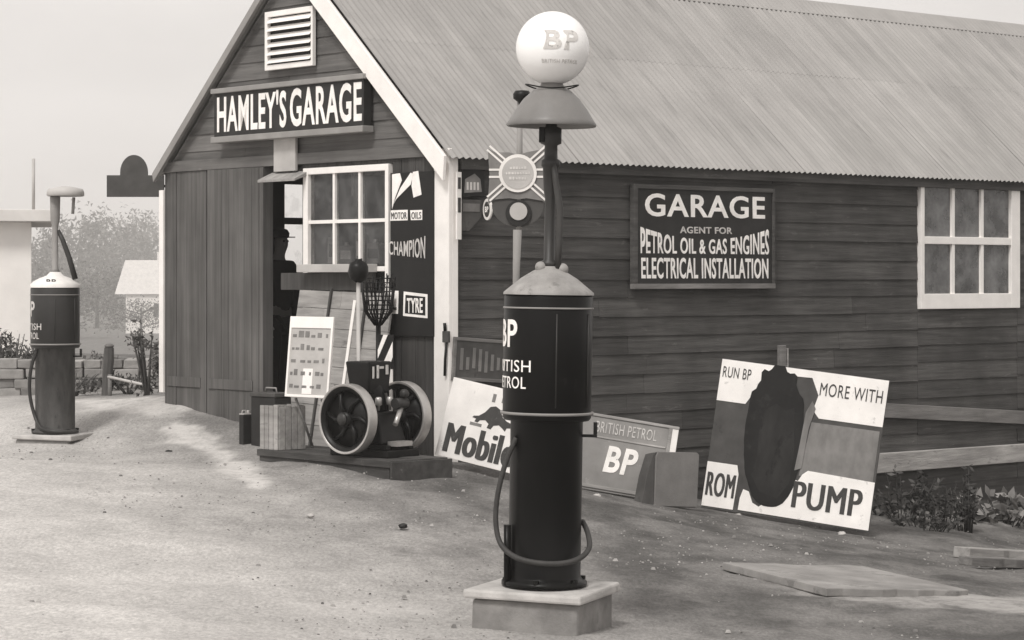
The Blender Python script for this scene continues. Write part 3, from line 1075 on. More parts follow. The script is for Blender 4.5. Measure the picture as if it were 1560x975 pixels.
# enamel plates by the corner of the side wall
s0, z1 = side(703, 241, .05); s1, z0 = side(738, 302, .05)
wdt, hgt = s1 - s0, z1 - z0
sg = wall_thing('enamel_plate', s0, s1, (z0 + z1) / 2, .055, 'square dark plate high on the side wall beside the white corner', 'sign', 'small plates by the white corner')
b = MB(); b.box((-wdt / 2, 0, -hgt / 2), (wdt / 2, .02, hgt / 2)); b.build('plate', M['black_sign'], sg, .003)
b = MB(); b.prism([(-wdt * .4, -hgt * .38), (wdt * .36, -hgt * .34), (wdt * .3, -hgt * .02), (wdt * .05, hgt * .12), (-wdt * .36, -.01)], -.003, 0); b.build('faded_print', M['mid_panel'], sg)
b = MB()
for k in range(4): b.box((-wdt * .3 + k * wdt * .15, -.0045, -hgt * .3), (-wdt * .22 + k * wdt * .15, -.0032, -hgt * .1))
b.build('lettering', M['letter_grey'], sg)
s0, z1 = side(702, 304, .05); s1, z0 = side(733, 352, .05)
wdt, hgt = s1 - s0, z1 - z0
sg = wall_thing('enamel_plate', s0, s1, (z0 + z1) / 2, .055, 'smaller grey plate below the square dark plate near the corner', 'sign', 'small plates by the white corner')
b = MB(); b.prism([(-wdt / 2, -hgt / 2), (-wdt * .1, -hgt / 2), (wdt / 2, -hgt * .05), (wdt / 2, hgt / 2), (-wdt / 2, hgt / 2)], 0, .02); b.build('plate', M['dark_panel'], sg, .003)
b = MB(); b.box((-wdt * .42, -.003, hgt * .12), (wdt * .4, 0, hgt * .38)); b.build('pale_band', M['mid_panel'], sg)
# narrow white strip by the corner
s0, z1 = side(694, 262, .07); s1, z0 = side(701, 365, .07)
wdt, hgt = s1 - s0, z1 - z0
sg = wall_thing('edge_sign', s0, s1, (z0 + z1) / 2, .09, 'narrow white enamel strip fixed upright on the corner board', 'sign')
b = MB(); b.box((-wdt / 2, 0, -hgt / 2), (wdt / 2, .02, hgt / 2)); b.build('plate', M['enamel'], sg, .002)
b = MB(); b.box((-wdt * .3, -.003, -hgt * .1), (wdt * .3, -.0005, hgt * .12)); b.box((-wdt * .3, -.003, hgt * .25), (wdt * .3, -.0005, hgt * .42)); b.build('dark_print', M['letter_dark'], sg)
# oval sign on a bracket
s_, z_ = side(728, 322, .1)
pA = W(743, 319, 21.0)
root = empty('oval_sign', pA, R(-60), 'small oval white hanging sign on an iron bracket near the corner', 'sign')
b = MB()
for k in range(1):
    pts = [(.075 * math.cos(2 * math.pi * i / 28), .095 * math.sin(2 * math.pi * i / 28)) for i in range(28)]
    b.prism(pts, -.008, .008)
b.build('oval_plate', M['enamel'], root, .002)
b = MB(); b.prism([(.05 * math.cos(2 * math.pi * i / 24), .068 * math.sin(2 * math.pi * i / 24)) for i in range(24)], -.010, -.0082); b.build('dark_oval', M['letter_dark'], root)
letters('BP', 0, 0, .06, .05, -.0105, M['letter'], root, .02, depth=.002)
rel = Matrix.Rotation(R(60), 3, 'Z') @ (loc2w(s_ - .05, -.02, pA.z) - pA)
b = MB(); b.tube([(0, 0, .09), (0, 0, .115), (rel.x, rel.y, .115)], .007, 8); b.build('bracket', M['iron'], root)

# latch and chain on the corner board
lt, lz = front(680, 520, .05)
root = empty('iron_latch', loc2w(-.045, lt, lz), THF, 'rusty iron hasp hanging on the white corner post', 'latch')
b = MB(); b.box((-.03, -.03, -.01), (.05, 0, .09)); b.build('plate', M['pump_rust'], root, .006)
b = MB(); b.tube([(.0, -.02, .09), (0, -.025, .16)], .014, 8); b.tube([(.02, -.02, -.01), (.015, -.03, -.15), (-.005, -.02, -.3)], .012, 8); b.build('strap', M['iron'], root)

# board signs lower down near the corner: dark grey panel fixed to the wall above the enamel sign
s0, z1 = side(690, 508, .06); s1, z0 = side(775, 580, .06)
z1 = side(730, 516, .06)[1]
wdt, hgt = s1 - s0, z1 - z0
sg = wall_thing('framed_panel', s0, s1, (z0 + z1) / 2, .07, 'dark framed grey panel on the wall above the white enamel sign', 'sign')
b = MB(); b.box((-wdt / 2 + .03, .006, -hgt / 2 + .03), (wdt / 2 - .03, .03, hgt / 2 - .03)); b.build('panel', M['dark_panel'], sg)
fr = MB(); fr.box((-wdt / 2, 0, hgt / 2 - .03), (wdt / 2, .035, hgt / 2)); fr.box((-wdt / 2, 0, -hgt / 2), (wdt / 2, .035, -hgt / 2 + .03))
fr.box((-wdt / 2, 0, -hgt / 2 + .03), (-wdt / 2 + .03, .035, hgt / 2 - .03)); fr.box((wdt / 2 - .03, 0, -hgt / 2 + .03), (wdt / 2, .035, hgt / 2 - .03))
fr.build('frame', M['grey_board'], sg, .003)
sg.rotation_euler = (0, R(4), TH)
b = MB()
for k in range(7): b.box((-wdt * .38 + k * wdt * .11, .001, -hgt * .25 + random.uniform(-.02, .02)), (-wdt * .33 + k * wdt * .11, .0055, hgt * random.uniform(.05, .3)))
b.build('faded_print', M['mid_panel'], sg)


# ------------------------------------------------------------------ boards leaning along the wall
def lean_frame(BL, BR, lean):
    x = (BR - BL).normalized()
    y0 = Vector((0, 0, 1)).cross(x).normalized()
    z0 = x.cross(y0).normalized()
    z = z0 * math.cos(lean) + y0 * math.sin(lean)
    y = y0 * math.cos(lean) - z0 * math.sin(lean)
    m = Matrix.Identity(4)
    o = (BL + BR) / 2
    for i in range(3):
        m[i][0], m[i][1], m[i][2], m[i][3] = x[i], y[i], z[i], o[i]
    return m, (BR - BL).length


# white enamel oil sign
BL, BR = W(662, 692, 20.55), W(800, 727, 20.2)
mx, wd_ = lean_frame(BL, BR, R(9))
sg = empty('enamel_sign', None, 0, 'white enamel oil sign with dark winged beast leaning by the white corner', 'sign', mtx=mx)
H_ = .68
b = MB(); b.box((-wd_ / 2, 0, 0), (wd_ / 2, .012, H_)); b.build('plate', M['enamel'], sg, .003)
letters('Mobiloil', 0.02, .17, wd_ * .88, .25, -.0015, M['letter_dark'], sg, 0, fat=.013)
# the emblem: a crouched winged silhouette
ep = [(-.17, .40), (-.12, .41), (-.07, .45), (-.03, .505), (.02, .52), (.07, .50), (.11, .44), (.16, .415), (.23, .40), (.245, .375), (.17, .36), (.16, .33), (.13, .35), (.09, .37),
      (.04, .355), (.02, .32), (-.02, .325), (-.01, .36), (-.05, .385), (-.10, .375), (-.12, .35), (-.15, .355), (-.14, .38), (-.18, .385)]
b = MB(); b.prism([(x * .95, z) for x, z in ep], -.003, 0); b.build('emblem', M['letter_dark'], sg)
b = MB(); b.box((-.18, -.003, .32), (-.07, 0, .345)); b.box((-.03, -.003, .55), (.0, 0, .62)); b.box((.06, -.003, .56), (.09, 0, .63)); b.box((.12, -.003, .55), (.2, 0, .6)); b.build('faded_print', M['mid_panel'], sg)

# grey board with white letters
BL, BR = W(868, 741, 21.45), W(1018, 766, 21.45)
mx, wd_ = lean_frame(BL, BR, R(12))
sg = empty('leaning_board', None, 0, 'grey leaning board with white initials and a header strip behind the black pump', 'sign', mtx=mx)
H_ = .69
b = MB(); b.box((-wd_ / 2, 0, 0), (wd_ / 2, .02, H_)); b.build('board', M['grey_enamel'], sg, .003)
b = MB(); b.box((-wd_ / 2 + .01, -.012, H_ - .025), (wd_ / 2, -.0005, H_)); b.box((wd_ / 2 - .09, -.012, 0.0), (wd_ / 2 - .06, -.0005, H_ - .025)); b.box((-wd_ / 2 + .01, -.012, .02), (wd_ / 2 - .1, -.0005, .05))
b.box((-wd_ / 2 + .01, -.008, H_ - .215), (wd_ / 2 - .1, -.0005, H_ - .2))
b.build('batten', M['pale_board'], sg, .003)
b = MB(); b.box((wd_ / 2 - .058, -.006, 0), (wd_ / 2 - .004, -.0005, H_ - .026)); b.build('edge_strip', M['enamel'], sg)
letters('BP', -.03, .30, .30, .24, -.001, M['letter'], sg, .03, shear=.15)
letters('BRITISH PETROL', -.02, H_ - .115, wd_ * .62, .10, -.001, M['letter_grey'], sg, .0)

# grey slab leaning in front of it
BL, BR = W(1000, 771, 21.0), W(1062, 773, 21.3)
mx, wd_ = lean_frame(BL, BR, R(10))
root = empty('slate_slab', None, 0, 'plain grey slab leaning between the initialled board and the torn poster', 'slab', mtx=mx)
b = MB(); b.prism([(-wd_ / 2 - .02, 0), (wd_ / 2, 0), (wd_ / 2 + .065, .47), (wd_ / 2 + .04, .49), (-wd_ / 2 + .06, .48), (-wd_ / 2 + .03, .44)], 0, .04); b.build('face', M['slab'], root, .006)
b = MB(); b.prism([(-wd_ / 2 - .17, 0), (-wd_ / 2 - .025, 0), (-wd_ / 2 + .025, .44), (-wd_ / 2 + .055, .48), (-wd_ / 2 + .01, .47), (-wd_ / 2 - .08, .28)], .01, .12)
b.build('broken_edge', M['dark_panel'], root, .004)

# torn poster hoarding
BL, BR = W(1068, 773, 22.3), W(1323, 811, 21.9)
mx, wd_ = lean_frame(BL, BR, R(8))
sg = empty('poster_board', None, 0, 'large torn poster board with a black oval shape and bold words leaning by weeds', 'sign', mtx=mx)
H_ = 1.40
b = MB(); b.box((-wd_ / 2, 0, 0), (wd_ / 2, .03, H_)); b.build('backing', M['dark_panel'], sg, .004)
X = lambda px: ((px - 1076) / 262.0 - .5) * wd_ if False else px
# poster coordinates: u across 0..1, v up 0..1
U = lambda u: (u - .5) * wd_
V = lambda v: v * H_
b = MB(); b.prism([(U(.55), V(.30)), (U(.985), V(.30)), (U(.985), V(.66)), (U(.58), V(.66))], -.003, -.0003); b.build('grey_panel', M['mid_panel'], sg)
b = MB(); b.prism([(U(.02), V(.25)), (U(.28), V(.25)), (U(.30), V(.70)), (U(.02), V(.70))], -.003, -.0003); b.build('dark_panel', M['dark_panel'], sg)
b = MB()
b.prism([(U(.0), V(.72)), (U(.175), V(.72)), (U(.225), V(.82)), (U(.25), V(.88)), (U(.30), V(.94)), (U(.55), V(.95)), (U(.6), V(.84)), (U(.58), V(.74)), (U(.62), V(.69)), (U(.998), V(.69)), (U(1.0), V(.998)), (U(.0), V(.998))], -.006, -.0035)
b.build('torn_paper', M['paper'], sg)
b = MB(); b.prism([(U(.0), V(.015)), (U(.19), V(.015)), (U(.195), V(.25)), (U(.18), V(.31)), (U(.0), V(.31))], -.006, -.0035); b.build('torn_paper', M['paper'], sg)
b = MB(); b.prism([(U(.22), V(.02)), (U(.998), V(.01)), (U(.998), V(.325)), (U(.60), V(.34)), (U(.57), V(.31)), (U(.55), V(.265)), (U(.50), V(.275)), (U(.48), V(.15)), (U(.43), V(.14)), (U(.38), V(.10)), (U(.34), V(.06)), (U(.30), V(.08)), (U(.27), V(.15)), (U(.235), V(.16)), (U(.222), V(.10))], -.006, -.0035)
b.build('torn_paper', M['paper'], sg)
random.seed(3)
pts = []
for i in range(60):
    a = 2 * math.pi * i / 60
    r1, r2 = .175, .462
    jag = 1 + (.06 * (1 if math.sin(a * 13) > 0 else -1) + random.uniform(-.02, .02) if math.sin(a) > .45 else .018 * random.uniform(-1, 1))
    pts.append((U(.372) + wd_ * r1 * abs(math.cos(a)) ** .8 * math.copysign(1, math.cos(a)) * jag - wd_ * .022 * math.sin(a), V(.53) + H_ * r2 * math.sin(a) * (1 + (jag - 1) * .5)))
b = MB(); b.prism(pts, -.009, -.0065); b.build('black_shape', M['silhouette'], sg)
b = MB(); b.prism([(U(.33), V(.16)), (U(.44), V(.13)), (U(.50), V(.24)), (U(.505), V(.45)), (U(.48), V(.62)), (U(.47), V(.74)), (U(.42), V(.71)), (U(.36), V(.75)), (U(.30), V(.70)), (U(.28), V(.55)), (U(.29), V(.38)), (U(.27), V(.26))], -.0105, -.0093); b.build('worn_print', M['worn_print'], sg)
b = MB(); b.prism([(U(.52), V(.33)), (U(.56), V(.35)), (U(.57), V(.62)), (U(.595), V(.75)), (U(.57), V(.80)), (U(.54), V(.72)), (U(.53), V(.5))], -.0105, -.0095); b.build('torn_edge', M['mid_panel'], sg)
letters('RUN BP', U(.10), V(.915), wd_ * .17, .10, -.0062, M['letter_grey'] if False else M['letter_dark'], sg, .0)
letters('MORE WITH', U(.79), V(.885), wd_ * .37, .12, -.0062, M['letter_dark'], sg, .0)
letters('ROM', U(.098), V(.165), wd_ * .165, .22, -.0065, M['letter_dark'], sg, 0, fat=.006)
letters('PUMP', U(.735), V(.175), wd_ * .40, .245, -.0065, M['letter_dark'], sg, 0, fat=.009)
# stake behind it
root = empty('wooden_stake', W(1192, 700, 23.6), TH, 'rough pale stake standing behind the torn poster board', 'stake')
zg = gz(root.location.x, root.location.y); zt_ = W(1192, 526, 23.6).z
root.location.z = zg
b = MB(); b.box((-.045, -.02, -.1), (.035, .03, zt_ - zg)); b.build('post', M['grey_board'], root, .006)
b = MB(); b.box((.055, -.015, zt_ - zg - .25), (.075, .015, zt_ - zg - .03)); b.box((.03, -.01, zt_ - zg - .22), (.06, .01, zt_ - zg - .2)); b.build('batten', M['pale_board'], root, .003)


# ------------------------------------------------------------------ petrol pumps
def cyl_wrap(rad, ang0):
    def f(x, y, z):
        a = ang0 + x / rad
        rr = rad - y
        return rr * math.sin(a), -rr * math.cos(a), z
    return f


def circ(r, z, n=40, a0=0, a1=2 * math.pi):
    return [(r * math.cos(a0 + (a1 - a0) * i / n), r * math.sin(a0 + (a1 - a0) * i / n), z) for i in range(n + 1)]


def pump(px, py, Y, label, near):
    loc = W(px, py, Y)
    root = empty('petrol_pump', loc, 0, label, 'petrol pump', 'petrol pumps on concrete plinths')
    root.rotation_euler = (0, R(.9) if near else 0, 0)
    RB, RL = .235, (.192 if near else .19)
    zs, zt = (.915, 1.535) if near else (.86, 1.40)
    mp = M['pump_black'] if near else M['pump_dark']
    # lower column with foot flange
    b = MB(); b.lathe([(0, 0), (RL + .035, 0), (RL + .035, .02), (RL + .01, .03), (RL, .05), (RL, zs - .05), (RL + .01, zs - .045), (0, zs - .045)], 40)
    b.build('column', mp if near else M['pump_rust'], root)
    b = MB()
    for k in range(6):
        a = k * math.pi / 3 + .3
        b.lathe([(0, .02), (.018, .02), (.018, .042), (0, .042)], 6, (RL + .02) * math.cos(a), (RL + .02) * math.sin(a), False)
    b.build('foot_bolts', M['iron'], root)
    # upper drum
    b = MB(); b.lathe([(0, zs - .044), (RB - .01, zs - .044), (RB, zs - .03), (RB, zt - .012), (RB - .005, zt - .002), (0, zt - .002)], 48)
    cab = b.build('cabinet', mp, root)
    b = MB(); b.lathe([(RB + .001, zs - .012), (RB + .012, zs - .012), (RB + .012, zs + .002), (RB + .001, zs + .002)], 48)
    b.build('band', M['grey_paint'], cab)
    b = MB(); b.lathe([(RB + .001, zt - .075), (RB + .005, zt - .075), (RB + .005, zt - .066), (RB + .001, zt - .066)], 48)
    b.build('band', M['grey_paint'], cab)
    # door seam
    b = MB()
    for a in (R(10), R(62)):
        x, y = (RB + .002) * math.sin(a), -(RB + .002) * math.cos(a)
        b.cyl((x, y, zs + .03), (x, y, zt - .1), .004, 6)
    b.build('door_seam', M['pump_dark'], cab)
    # dome
    prof = [(RB + .006, zt - .001), (RB + .004, zt + .012), (RB - .03, zt + .04), (.15, zt + .085), (.085, zt + .125), (.055, zt + .14), (.05, zt + .15), (0, zt + .15)]
    if not near: prof = [(RB + .004, zt - .001), (RB + .002, zt + .03), (RB - .03, zt + .06), (.15, zt + .09), (.08, zt + .115), (.05, zt + .15), (0, zt + .15)]
    b = MB(); b.lathe(prof, 48)
    dome = b.build('dome', M['dome'] if near else M['dome_white'], root)
    if near:
        for q_ in ((-.045, -.03, zt + .145, .03), (.07, -.02, zt + .135, .032)):
            b = MB(); b.sphere(q_[:3], q_[3]); b.build('filler_cap', M['dome'], dome)
    else:
        letters('BP', 0, 0, .09, .045, 0, M['letter_dark'], root, .02, warp=cyl_wrap(.205, 0)).location = (0, 0, zt + .058)
    # lettering wrapped round the drum, centred towards the left
    A = R(-52)
    for s, z, wd, hh, a in (('BP', zt - .205, .19, .145, -67), ('BRITISH', zt - .375, .34, .062, -64), ('PETROL', zt - .462, .27, .062, -62)):
        lo = letters(s, 0, 0, wd, hh, 0, M['letter'] if near else M['letter_grey'], root, .018 if s == 'BP' else .0, warp=cyl_wrap(RB + .001, R(a)), cell=16, depth=.002)
        lo.location = (0, 0, z)
    # bracket low on the right
    b = MB(); b.box((RL - .02, -.05, zs - .13), (RL + .075, -.02, zs - .115)); b.box((RL + .055, -.05, zs - .115), (RL + .075, -.02, zs - .05)); b.build('hose_hook', M['iron'], root, .003)
    # pole and the swivel pipe
    zp = zt + .15
    if near:
        b = MB(); b.lathe([(0, zp), (.05, zp), (.05, zp + .02), (.03, zp + .035), (.028, zp + .36), (.036, zp + .4), (.042, zp + .52), (.05, zp + .53), (.05, zp + .56), (.036, zp + .57), (.034, zp + .64), (.055, zp + .65), (.055, zp + .73), (.03, zp + .74), (.03, zp + .98), (0, zp + .98)], 24)
        pole = b.build('pole', M['pump_dark'], root)
        b = MB(); b.tube([(.045, -.03, zp - .01), (.05, -.045, zp + .12), (.052, -.05, zp + .3), (.028, -.045, zp + .44), (.012, -.03, zp + .56)], [.018, .018, .02, .017, .014], 10); b.build('pipe', M['hose'], root)
        b = MB(); b.box((-.065, -.045, zp + .655), (-.035, .03, zp + .735)); b.build('lamp_switch', M['iron'], pole, .004)
        # shade
        zq = zp + .745
        b = MB(); b.lathe([(.235, zq - .005), (.24, zq + .004), (.225, zq + .028), (.19, zq + .085), (.15, zq + .14), (.10, zq + .185), (.075, zq + .2), (.06, zq + .215), (.055, zq + .235), (.05, zq + .235),
                           (.055, zq + .21), (.09, zq + .178), (.14, zq + .13), (.18, zq + .078), (.21, zq + .028), (.23, zq - .005), (.235, zq - .005)], 48)
        sh_ = b.build('lamp_shade', M['shade'], root)
        b = MB(); b.tube([(.14 * math.cos(a), .10 * math.sin(a), zq + .205 + .012 * math.cos(a * 2)) for a in np.linspace(0, 2 * math.pi, 33)[:-1]] , .004, 6); b.build('wire_loop', M['iron'], sh_)
        # globe
        rg = .195
        zc = zq + .235 + rg - .02
        b = MB(); b.lathe([(.06, zq + .236), (.085, zq + .236), (.088, zq + .262), (.06, zq + .262)], 32); b.build('globe_collar', M['grey_paint'], root)
        b = MB(); b.sphere((0, 0, zc), rg, 48); gl_ = b.build('globe', M['opal'], root)

        def onball(x, y, z):
            a = R(14) + x / rg; e = z / rg
            rr = rg + .0005 - y
            return rr * math.sin(a) * math.cos(e), -rr * math.cos(a) * math.cos(e), rr * math.sin(e)
        for s, zo, wd, hh in (('BP', .03, .20, .105), ('BRITISH PETROL', -.085, .225, .022)):
            me = text_mesh(s, wd, hh, .0015, .03 if s == 'BP' else 0.0, warp=lambda x, y, z, zo=zo: onball(x, y, z + zo), cell=14)
            lo = link('lettering', me, M['letter_grey'], root); lo.location = (0, 0, zc)
    else:
        b = MB(); b.lathe([(0, zp), (.05, zp), (.03, zp + .03), (.028, zp + .42), (.03, zp + .44), (.045, zp + .5), (.05, zp + .72), (.045, zp + .73), (0, zp + .73)], 20)
        pole = b.build('pole', M['grey_paint'], root)
        b = MB(); b.tube([(.03, 0, zp + .4), (.08, -.02, zp + .3), (.14, -.03, zp + .14), (.2, -.03, zp - .07)], [.02, .024, .026, .028], 10); b.build('discharge_pipe', M['pump_dark'], root)
        zq = zp + .74
        b = MB(); b.lathe([(.17, zq - .01), (.18, zq), (.178, zq + .03), (.165, zq + .06), (.05, zq + .085), (0, zq + .085)], 28, .1, 0); b.build('lamp_shade', M['pale_paint'], root)
        b = MB(); b.cyl((.18, 0, zq - .02), (.17, 0, zq - .18), .015, 8); b.build('lamp_cord', M['grey_paint'], root)
    # hose: comes out on the left, hangs, goes round the front at the foot and up on the right
    b = MB()
    if near:
        path = [(-.16, -.10, .78), (-.21, -.10, .66), (-.25, -.10, .5), (-.262, -.10, .36), (-.245, -.12, .25), (-.20, -.17, .19), (-.12, -.235, .155), (0, -.262, .14), (.11, -.25, .145), (.19, -.2, .17), (.232, -.12, .215), (.225, -.03, .28), (.2, .06, .33)]
    else:
        path = [(-.15, -.12, .8), (-.2, -.12, .66), (-.225, -.11, .5), (-.22, -.1, .34), (-.17, -.12, .16), (-.1, -.2, .06), (.02, -.26, .03), (.14, -.25, .025), (.24, -.2, .025)]
    P = [Vector(p) for p in path]
    sm = []
    for i in range(len(P) - 1):
        p0, p1, p2, p3 = P[max(i - 1, 0)], P[i], P[i + 1], P[min(i + 2, len(P) - 1)]
        for k in range(6):
            u = k / 6
            sm.append(.5 * ((2 * p1) + (p2 - p0) * u + (2 * p0 - 5 * p1 + 4 * p2 - p3) * u * u + (3 * p1 - p0 - 3 * p2 + p3) * u ** 3))
    sm.append(P[-1])
    b.tube(sm, .0145 if near else .017, 10)
    b.build('hose', M['hose_light'] if near else M['pump_dark'], root)
    if near:
        b = MB(); b.cyl((-.195, -.08, .0), (-.20, -.08, .32), .02, 10); b.build('drain_pipe', M['pump_black'], root)
    # plinth (a thing of its own)
    return root


def plinth(px, py, Y, wx, wy, rot, label):
    p = W(px, py, Y)
    r = empty('concrete_plinth', (p.x, p.y, p.z - .004), rot, label, 'plinth', 'concrete plinths under the pumps')
    b = MB()
    b.box((-wx / 2, -wy / 2, -.045), (wx / 2, wy / 2, 0)); b.jitter(.006)
    b.build('cap_slab', M['concrete'], r, .012)
    b = MB()
    b.box((-wx / 2 + .03, -wy / 2 + .03, -.6), (wx / 2 - .03, wy / 2 - .03, -.046)); b.jitter(.01)
    b.build('block', M['block'], r, .02)
    return r


near_pump = pump(829, 890, 12.74, 'tall black petrol pump with white globe, lamp shade and coiled hose', True)
near_pump['label'] = 'tall black petrol pump with round white globe, lamp shade and coiled hose'
pump(84, 659, 23.2, 'grey petrol pump without globe standing far off on pale plinth', False)
plinth(826, 892, 12.74, .66, .60, R(-22), 'pale concrete plinth under the black globe pump')
plinth(84, 660, 23.2, .62, .6, R(-15), 'white concrete plinth under the far grey pump')

# ------------------------------------------------------------------ flag shaped sign on a thin pole behind the near pump
Yf = 13.9
p = W(789, 425, Yf)
zg = gz(p.x, Yf)
root = empty('flag_sign', (p.x, Yf, zg), R(-4), 'flag shaped sign with round centre on thin pole behind the black pump', 'sign')
m_ = Yf / F
Z = lambda py: CAMZ + (HOR - py) * m_ - zg
b = MB(); b.tube([(-.012, .02, -.1), (-.012, .02, Z(425)), (-.004, .02, Z(350))], [.02, .02, .026], 10); b.tube([(.005, .02, Z(350)), (.008, .02, Z(232)), (.01, .02, Z(150))], [.018, .018, .016], 10)
b.build('pole', M['grey_paint'], root)
b = MB(); b.lathe([(0, Z(163)), (.02, Z(163)), (.025, Z(155)), (.05, Z(150)), (.052, Z(143)), (.04, Z(138)), (0, Z(137))], 20, .022, .02); b.build('knob', M['iron'], root)
hw = 46 * m_
fl = [(-hw, Z(226)), (-hw * .75, Z(232)), (-.05, Z(232)), (.0, Z(236)), (.05, Z(232)), (hw * .75, Z(228)), (hw, Z(225)), (hw * .94, Z(268)), (hw, Z(310)), (hw * .8, Z(306)), (.05, Z(302)), (0, Z(304)), (-.05, Z(302)), (-hw * .8, Z(304)), (-hw, Z(312)), (-hw * .94, Z(268))]
b = MB(); b.prism(fl, -.004, .004); b.build('flag_plate', M['mid_panel'], root, .001)
b = MB()
cz = Z(264)


def bar(x0, z0, x1, z1, wdt, y):
    d = Vector((x1 - x0, z1 - z0)); n = Vector((-d.y, d.x)).normalized() * wdt / 2
    b.prism([(x0 + n.x, z0 + n.y), (x1 + n.x, z1 + n.y), (x1 - n.x, z1 - n.y), (x0 - n.x, z0 - n.y)], y, -.0045)


for sx in (1, -1):
    for off in (5.5, -5.5):
        bar(sx * 20 * m_, cz + off * m_, sx * 44 * m_, cz + off * m_, 3.2 * m_, -.008)
    for sz in (1, -1):
        for off in (3.2, -3.2):
            bar(sx * 19 * m_ + off * m_ * .6, cz + sz * (16 * m_) - sx * sz * off * m_ * .9, sx * 45 * m_ + off * m_ * .6, cz + sz * 39 * m_ - sx * sz * off * m_ * .9, 3.0 * m_, -.0085 - (.001 if off > 0 else 0))
b.build('flag_stripes', M['enamel'], root)
b = MB(); b.prism([(29 * m_ * math.cos(2 * math.pi * i / 36), cz + 29 * m_ * math.sin(2 * math.pi * i / 36)) for i in range(36)], -.014, -.0105); b.build('disc_rim', M['enamel'], root)
b = MB(); b.prism([(24 * m_ * math.cos(2 * math.pi * i / 36), cz + 24 * m_ * math.sin(2 * math.pi * i / 36)) for i in range(36)], -.018, -.0145); b.build('disc', M['pale_paint'], root)
b = MB()
for k, (zz_, ww_) in enumerate(((8, 12), (0, 18), (-8, 13))):
    x = -ww_
    while x < ww_:
        q = random.uniform(2, 4)
        b.box((x * m_, -.020, cz + (zz_ - 2) * m_), ((x + q) * m_, -.0183, cz + (zz_ + random.uniform(1, 2.4)) * m_)); x += q + 1.2
b.build('faded_print', M['letter_grey'], root)
# rounded bracket plate and dial underneath
arc = [(40 * m_ * math.cos(a), Z(312) + 34 * m_ * math.sin(a)) for a in np.linspace(math.pi, 2 * math.pi, 20)]
b = MB(); b.prism(arc + [(36 * m_, Z(303)), (-34 * m_, Z(303))], .006, .03); b.build('back_plate', M['dark_panel'], root, .002)
b = MB(); b.prism([(1 * m_ + 20 * m_ * math.cos(2 * math.pi * i / 28), Z(325) + 20 * m_ * math.sin(2 * math.pi * i / 28)) for i in range(28)], -.004, .0055); b.build('dial_ring', M['dark_sign'], root)
b = MB(); b.prism([(1 * m_ + 13.5 * m_ * math.cos(2 * math.pi * i / 28), Z(322) + 13.5 * m_ * math.sin(2 * math.pi * i / 28)) for i in range(28)], -.012, -.0045); b.build('dial', M['pale_paint'], root)

# ------------------------------------------------------------------ timber platform, engine and the goods in front of the gable
PL = W(590, 727, 19.62)          # near right foot of the platform
ROTP = THF
zg = 0.0
pl = empty('timber_platform', (PL.x, PL.y, gz(PL.x, PL.y)), THF, 'low oil black timber platform under the flywheel engine', 'platform')
b = MB()
for k in range(4):
    y = k * .16
    b.box((-1.86 + random.uniform(0, .02), y + .003, .07), (0.03 - random.uniform(0, .03), y + .157, .125 + random.uniform(0, .006)))
b.build('planks', M['platform'], pl, .005)
b = MB()
b.box((-1.84, .02, -.2), (.0, .10, .0695)); b.box((-1.84, .54, -.2), (0, .62, .0695)); b.build('bearer', M['platform'], pl, .005)
b = MB(); b.hexa([(.035, .0, -.1), (.06, .0, -.1), (.06, .64, -.1), (.035, .64, -.1)], [(.035, 0, .12), (.06, 0, .12), (.06, .64, .12), (.035, .64, .12)]); b.build('end_board', M['platform'], pl, .003)
TOPZ = gz(PL.x, PL.y) + .13


def onplat(x, y):
    c, s = math.cos(THF), math.sin(THF)
    return Vector((PL.x + c * x - s * y, PL.y + s * x + c * y, TOPZ))


# engine
EL, ER = W(530, 637, 20.0), W(613, 634, 20.52)
ax = Vector((ER.x - EL.x, ER.y - EL.y, 0))
sep_ = ax.length
ang = math.atan2(ax.y, ax.x)
ec = (EL + ER) / 2
RW = .29
ez = max(ec.z - RW - .02, TOPZ - .002)
eng = empty('stationary_engine', (ec.x, ec.y, TOPZ), ang, 'black stationary engine with two bright rimmed flywheels on the platform', 'engine')
hz = ec.z - TOPZ
b = MB(); b.box((-.2, -.32, -.001), (.2, .34, .06)); b.box((-.17, -.28, .06), (-.11, .3, .1)); b.box((.11, -.28, .06), (.17, .3, .1)); b.build('base', M['iron'], eng, .008)
b = MB(); b.hexa([(-.16, -.22, .1), (.16, -.22, .1), (.16, .26, .1), (-.16, .26, .1)], [(-.13, -.14, hz + .05), (.13, -.14, hz + .05), (.13, .22, hz + .05), (-.13, .22, hz + .05)]); b.build('crankcase', M['iron'], eng, .02)
b = MB(); b.cyl((0, .02, hz + .03), (0, .1, hz + .42), .115, 24); b.build('cylinder_barrel', M['iron'], eng)
b = MB()
hx = [( -.15, -.08), (.15, -.08), (.15, .2), (-.15, .2)]
b.hexa([(x * .8, y * .8 + .02, hz + .2) for x, y in hx], [(x * .95, y + .02, hz + .47) for x, y in hx]); b.build('water_hopper', M['iron'], eng, .015)
b = MB(); b.box((-.1, -.066, hz + .33), (-.085, -.058, hz + .43)); b.box((-.05, -.069, hz + .33), (-.03, -.06, hz + .44)); b.box((-.02, -.069, hz + .41), (.03, -.06, hz + .43)); b.box((.06, -.07, hz + .36), (.085, -.06, hz + .44)); b.build('maker_mark', M['letter_grey'], eng)
b = MB(); b.cyl((-sep_ / 2 - .06, 0, hz), (sep_ / 2 + .08, 0, hz), .025, 16); b.build('crankshaft', M['rim'], eng)
b = MB(); b.tube([(.1, -.2, hz + .08), (.0, -.26, hz + .02), (-.06, -.28, hz - .05)], .022, 10); b.box((-.1, -.33, .09), (.1, -.23, .13)); b.build('connecting_rod', M['rim'], eng)
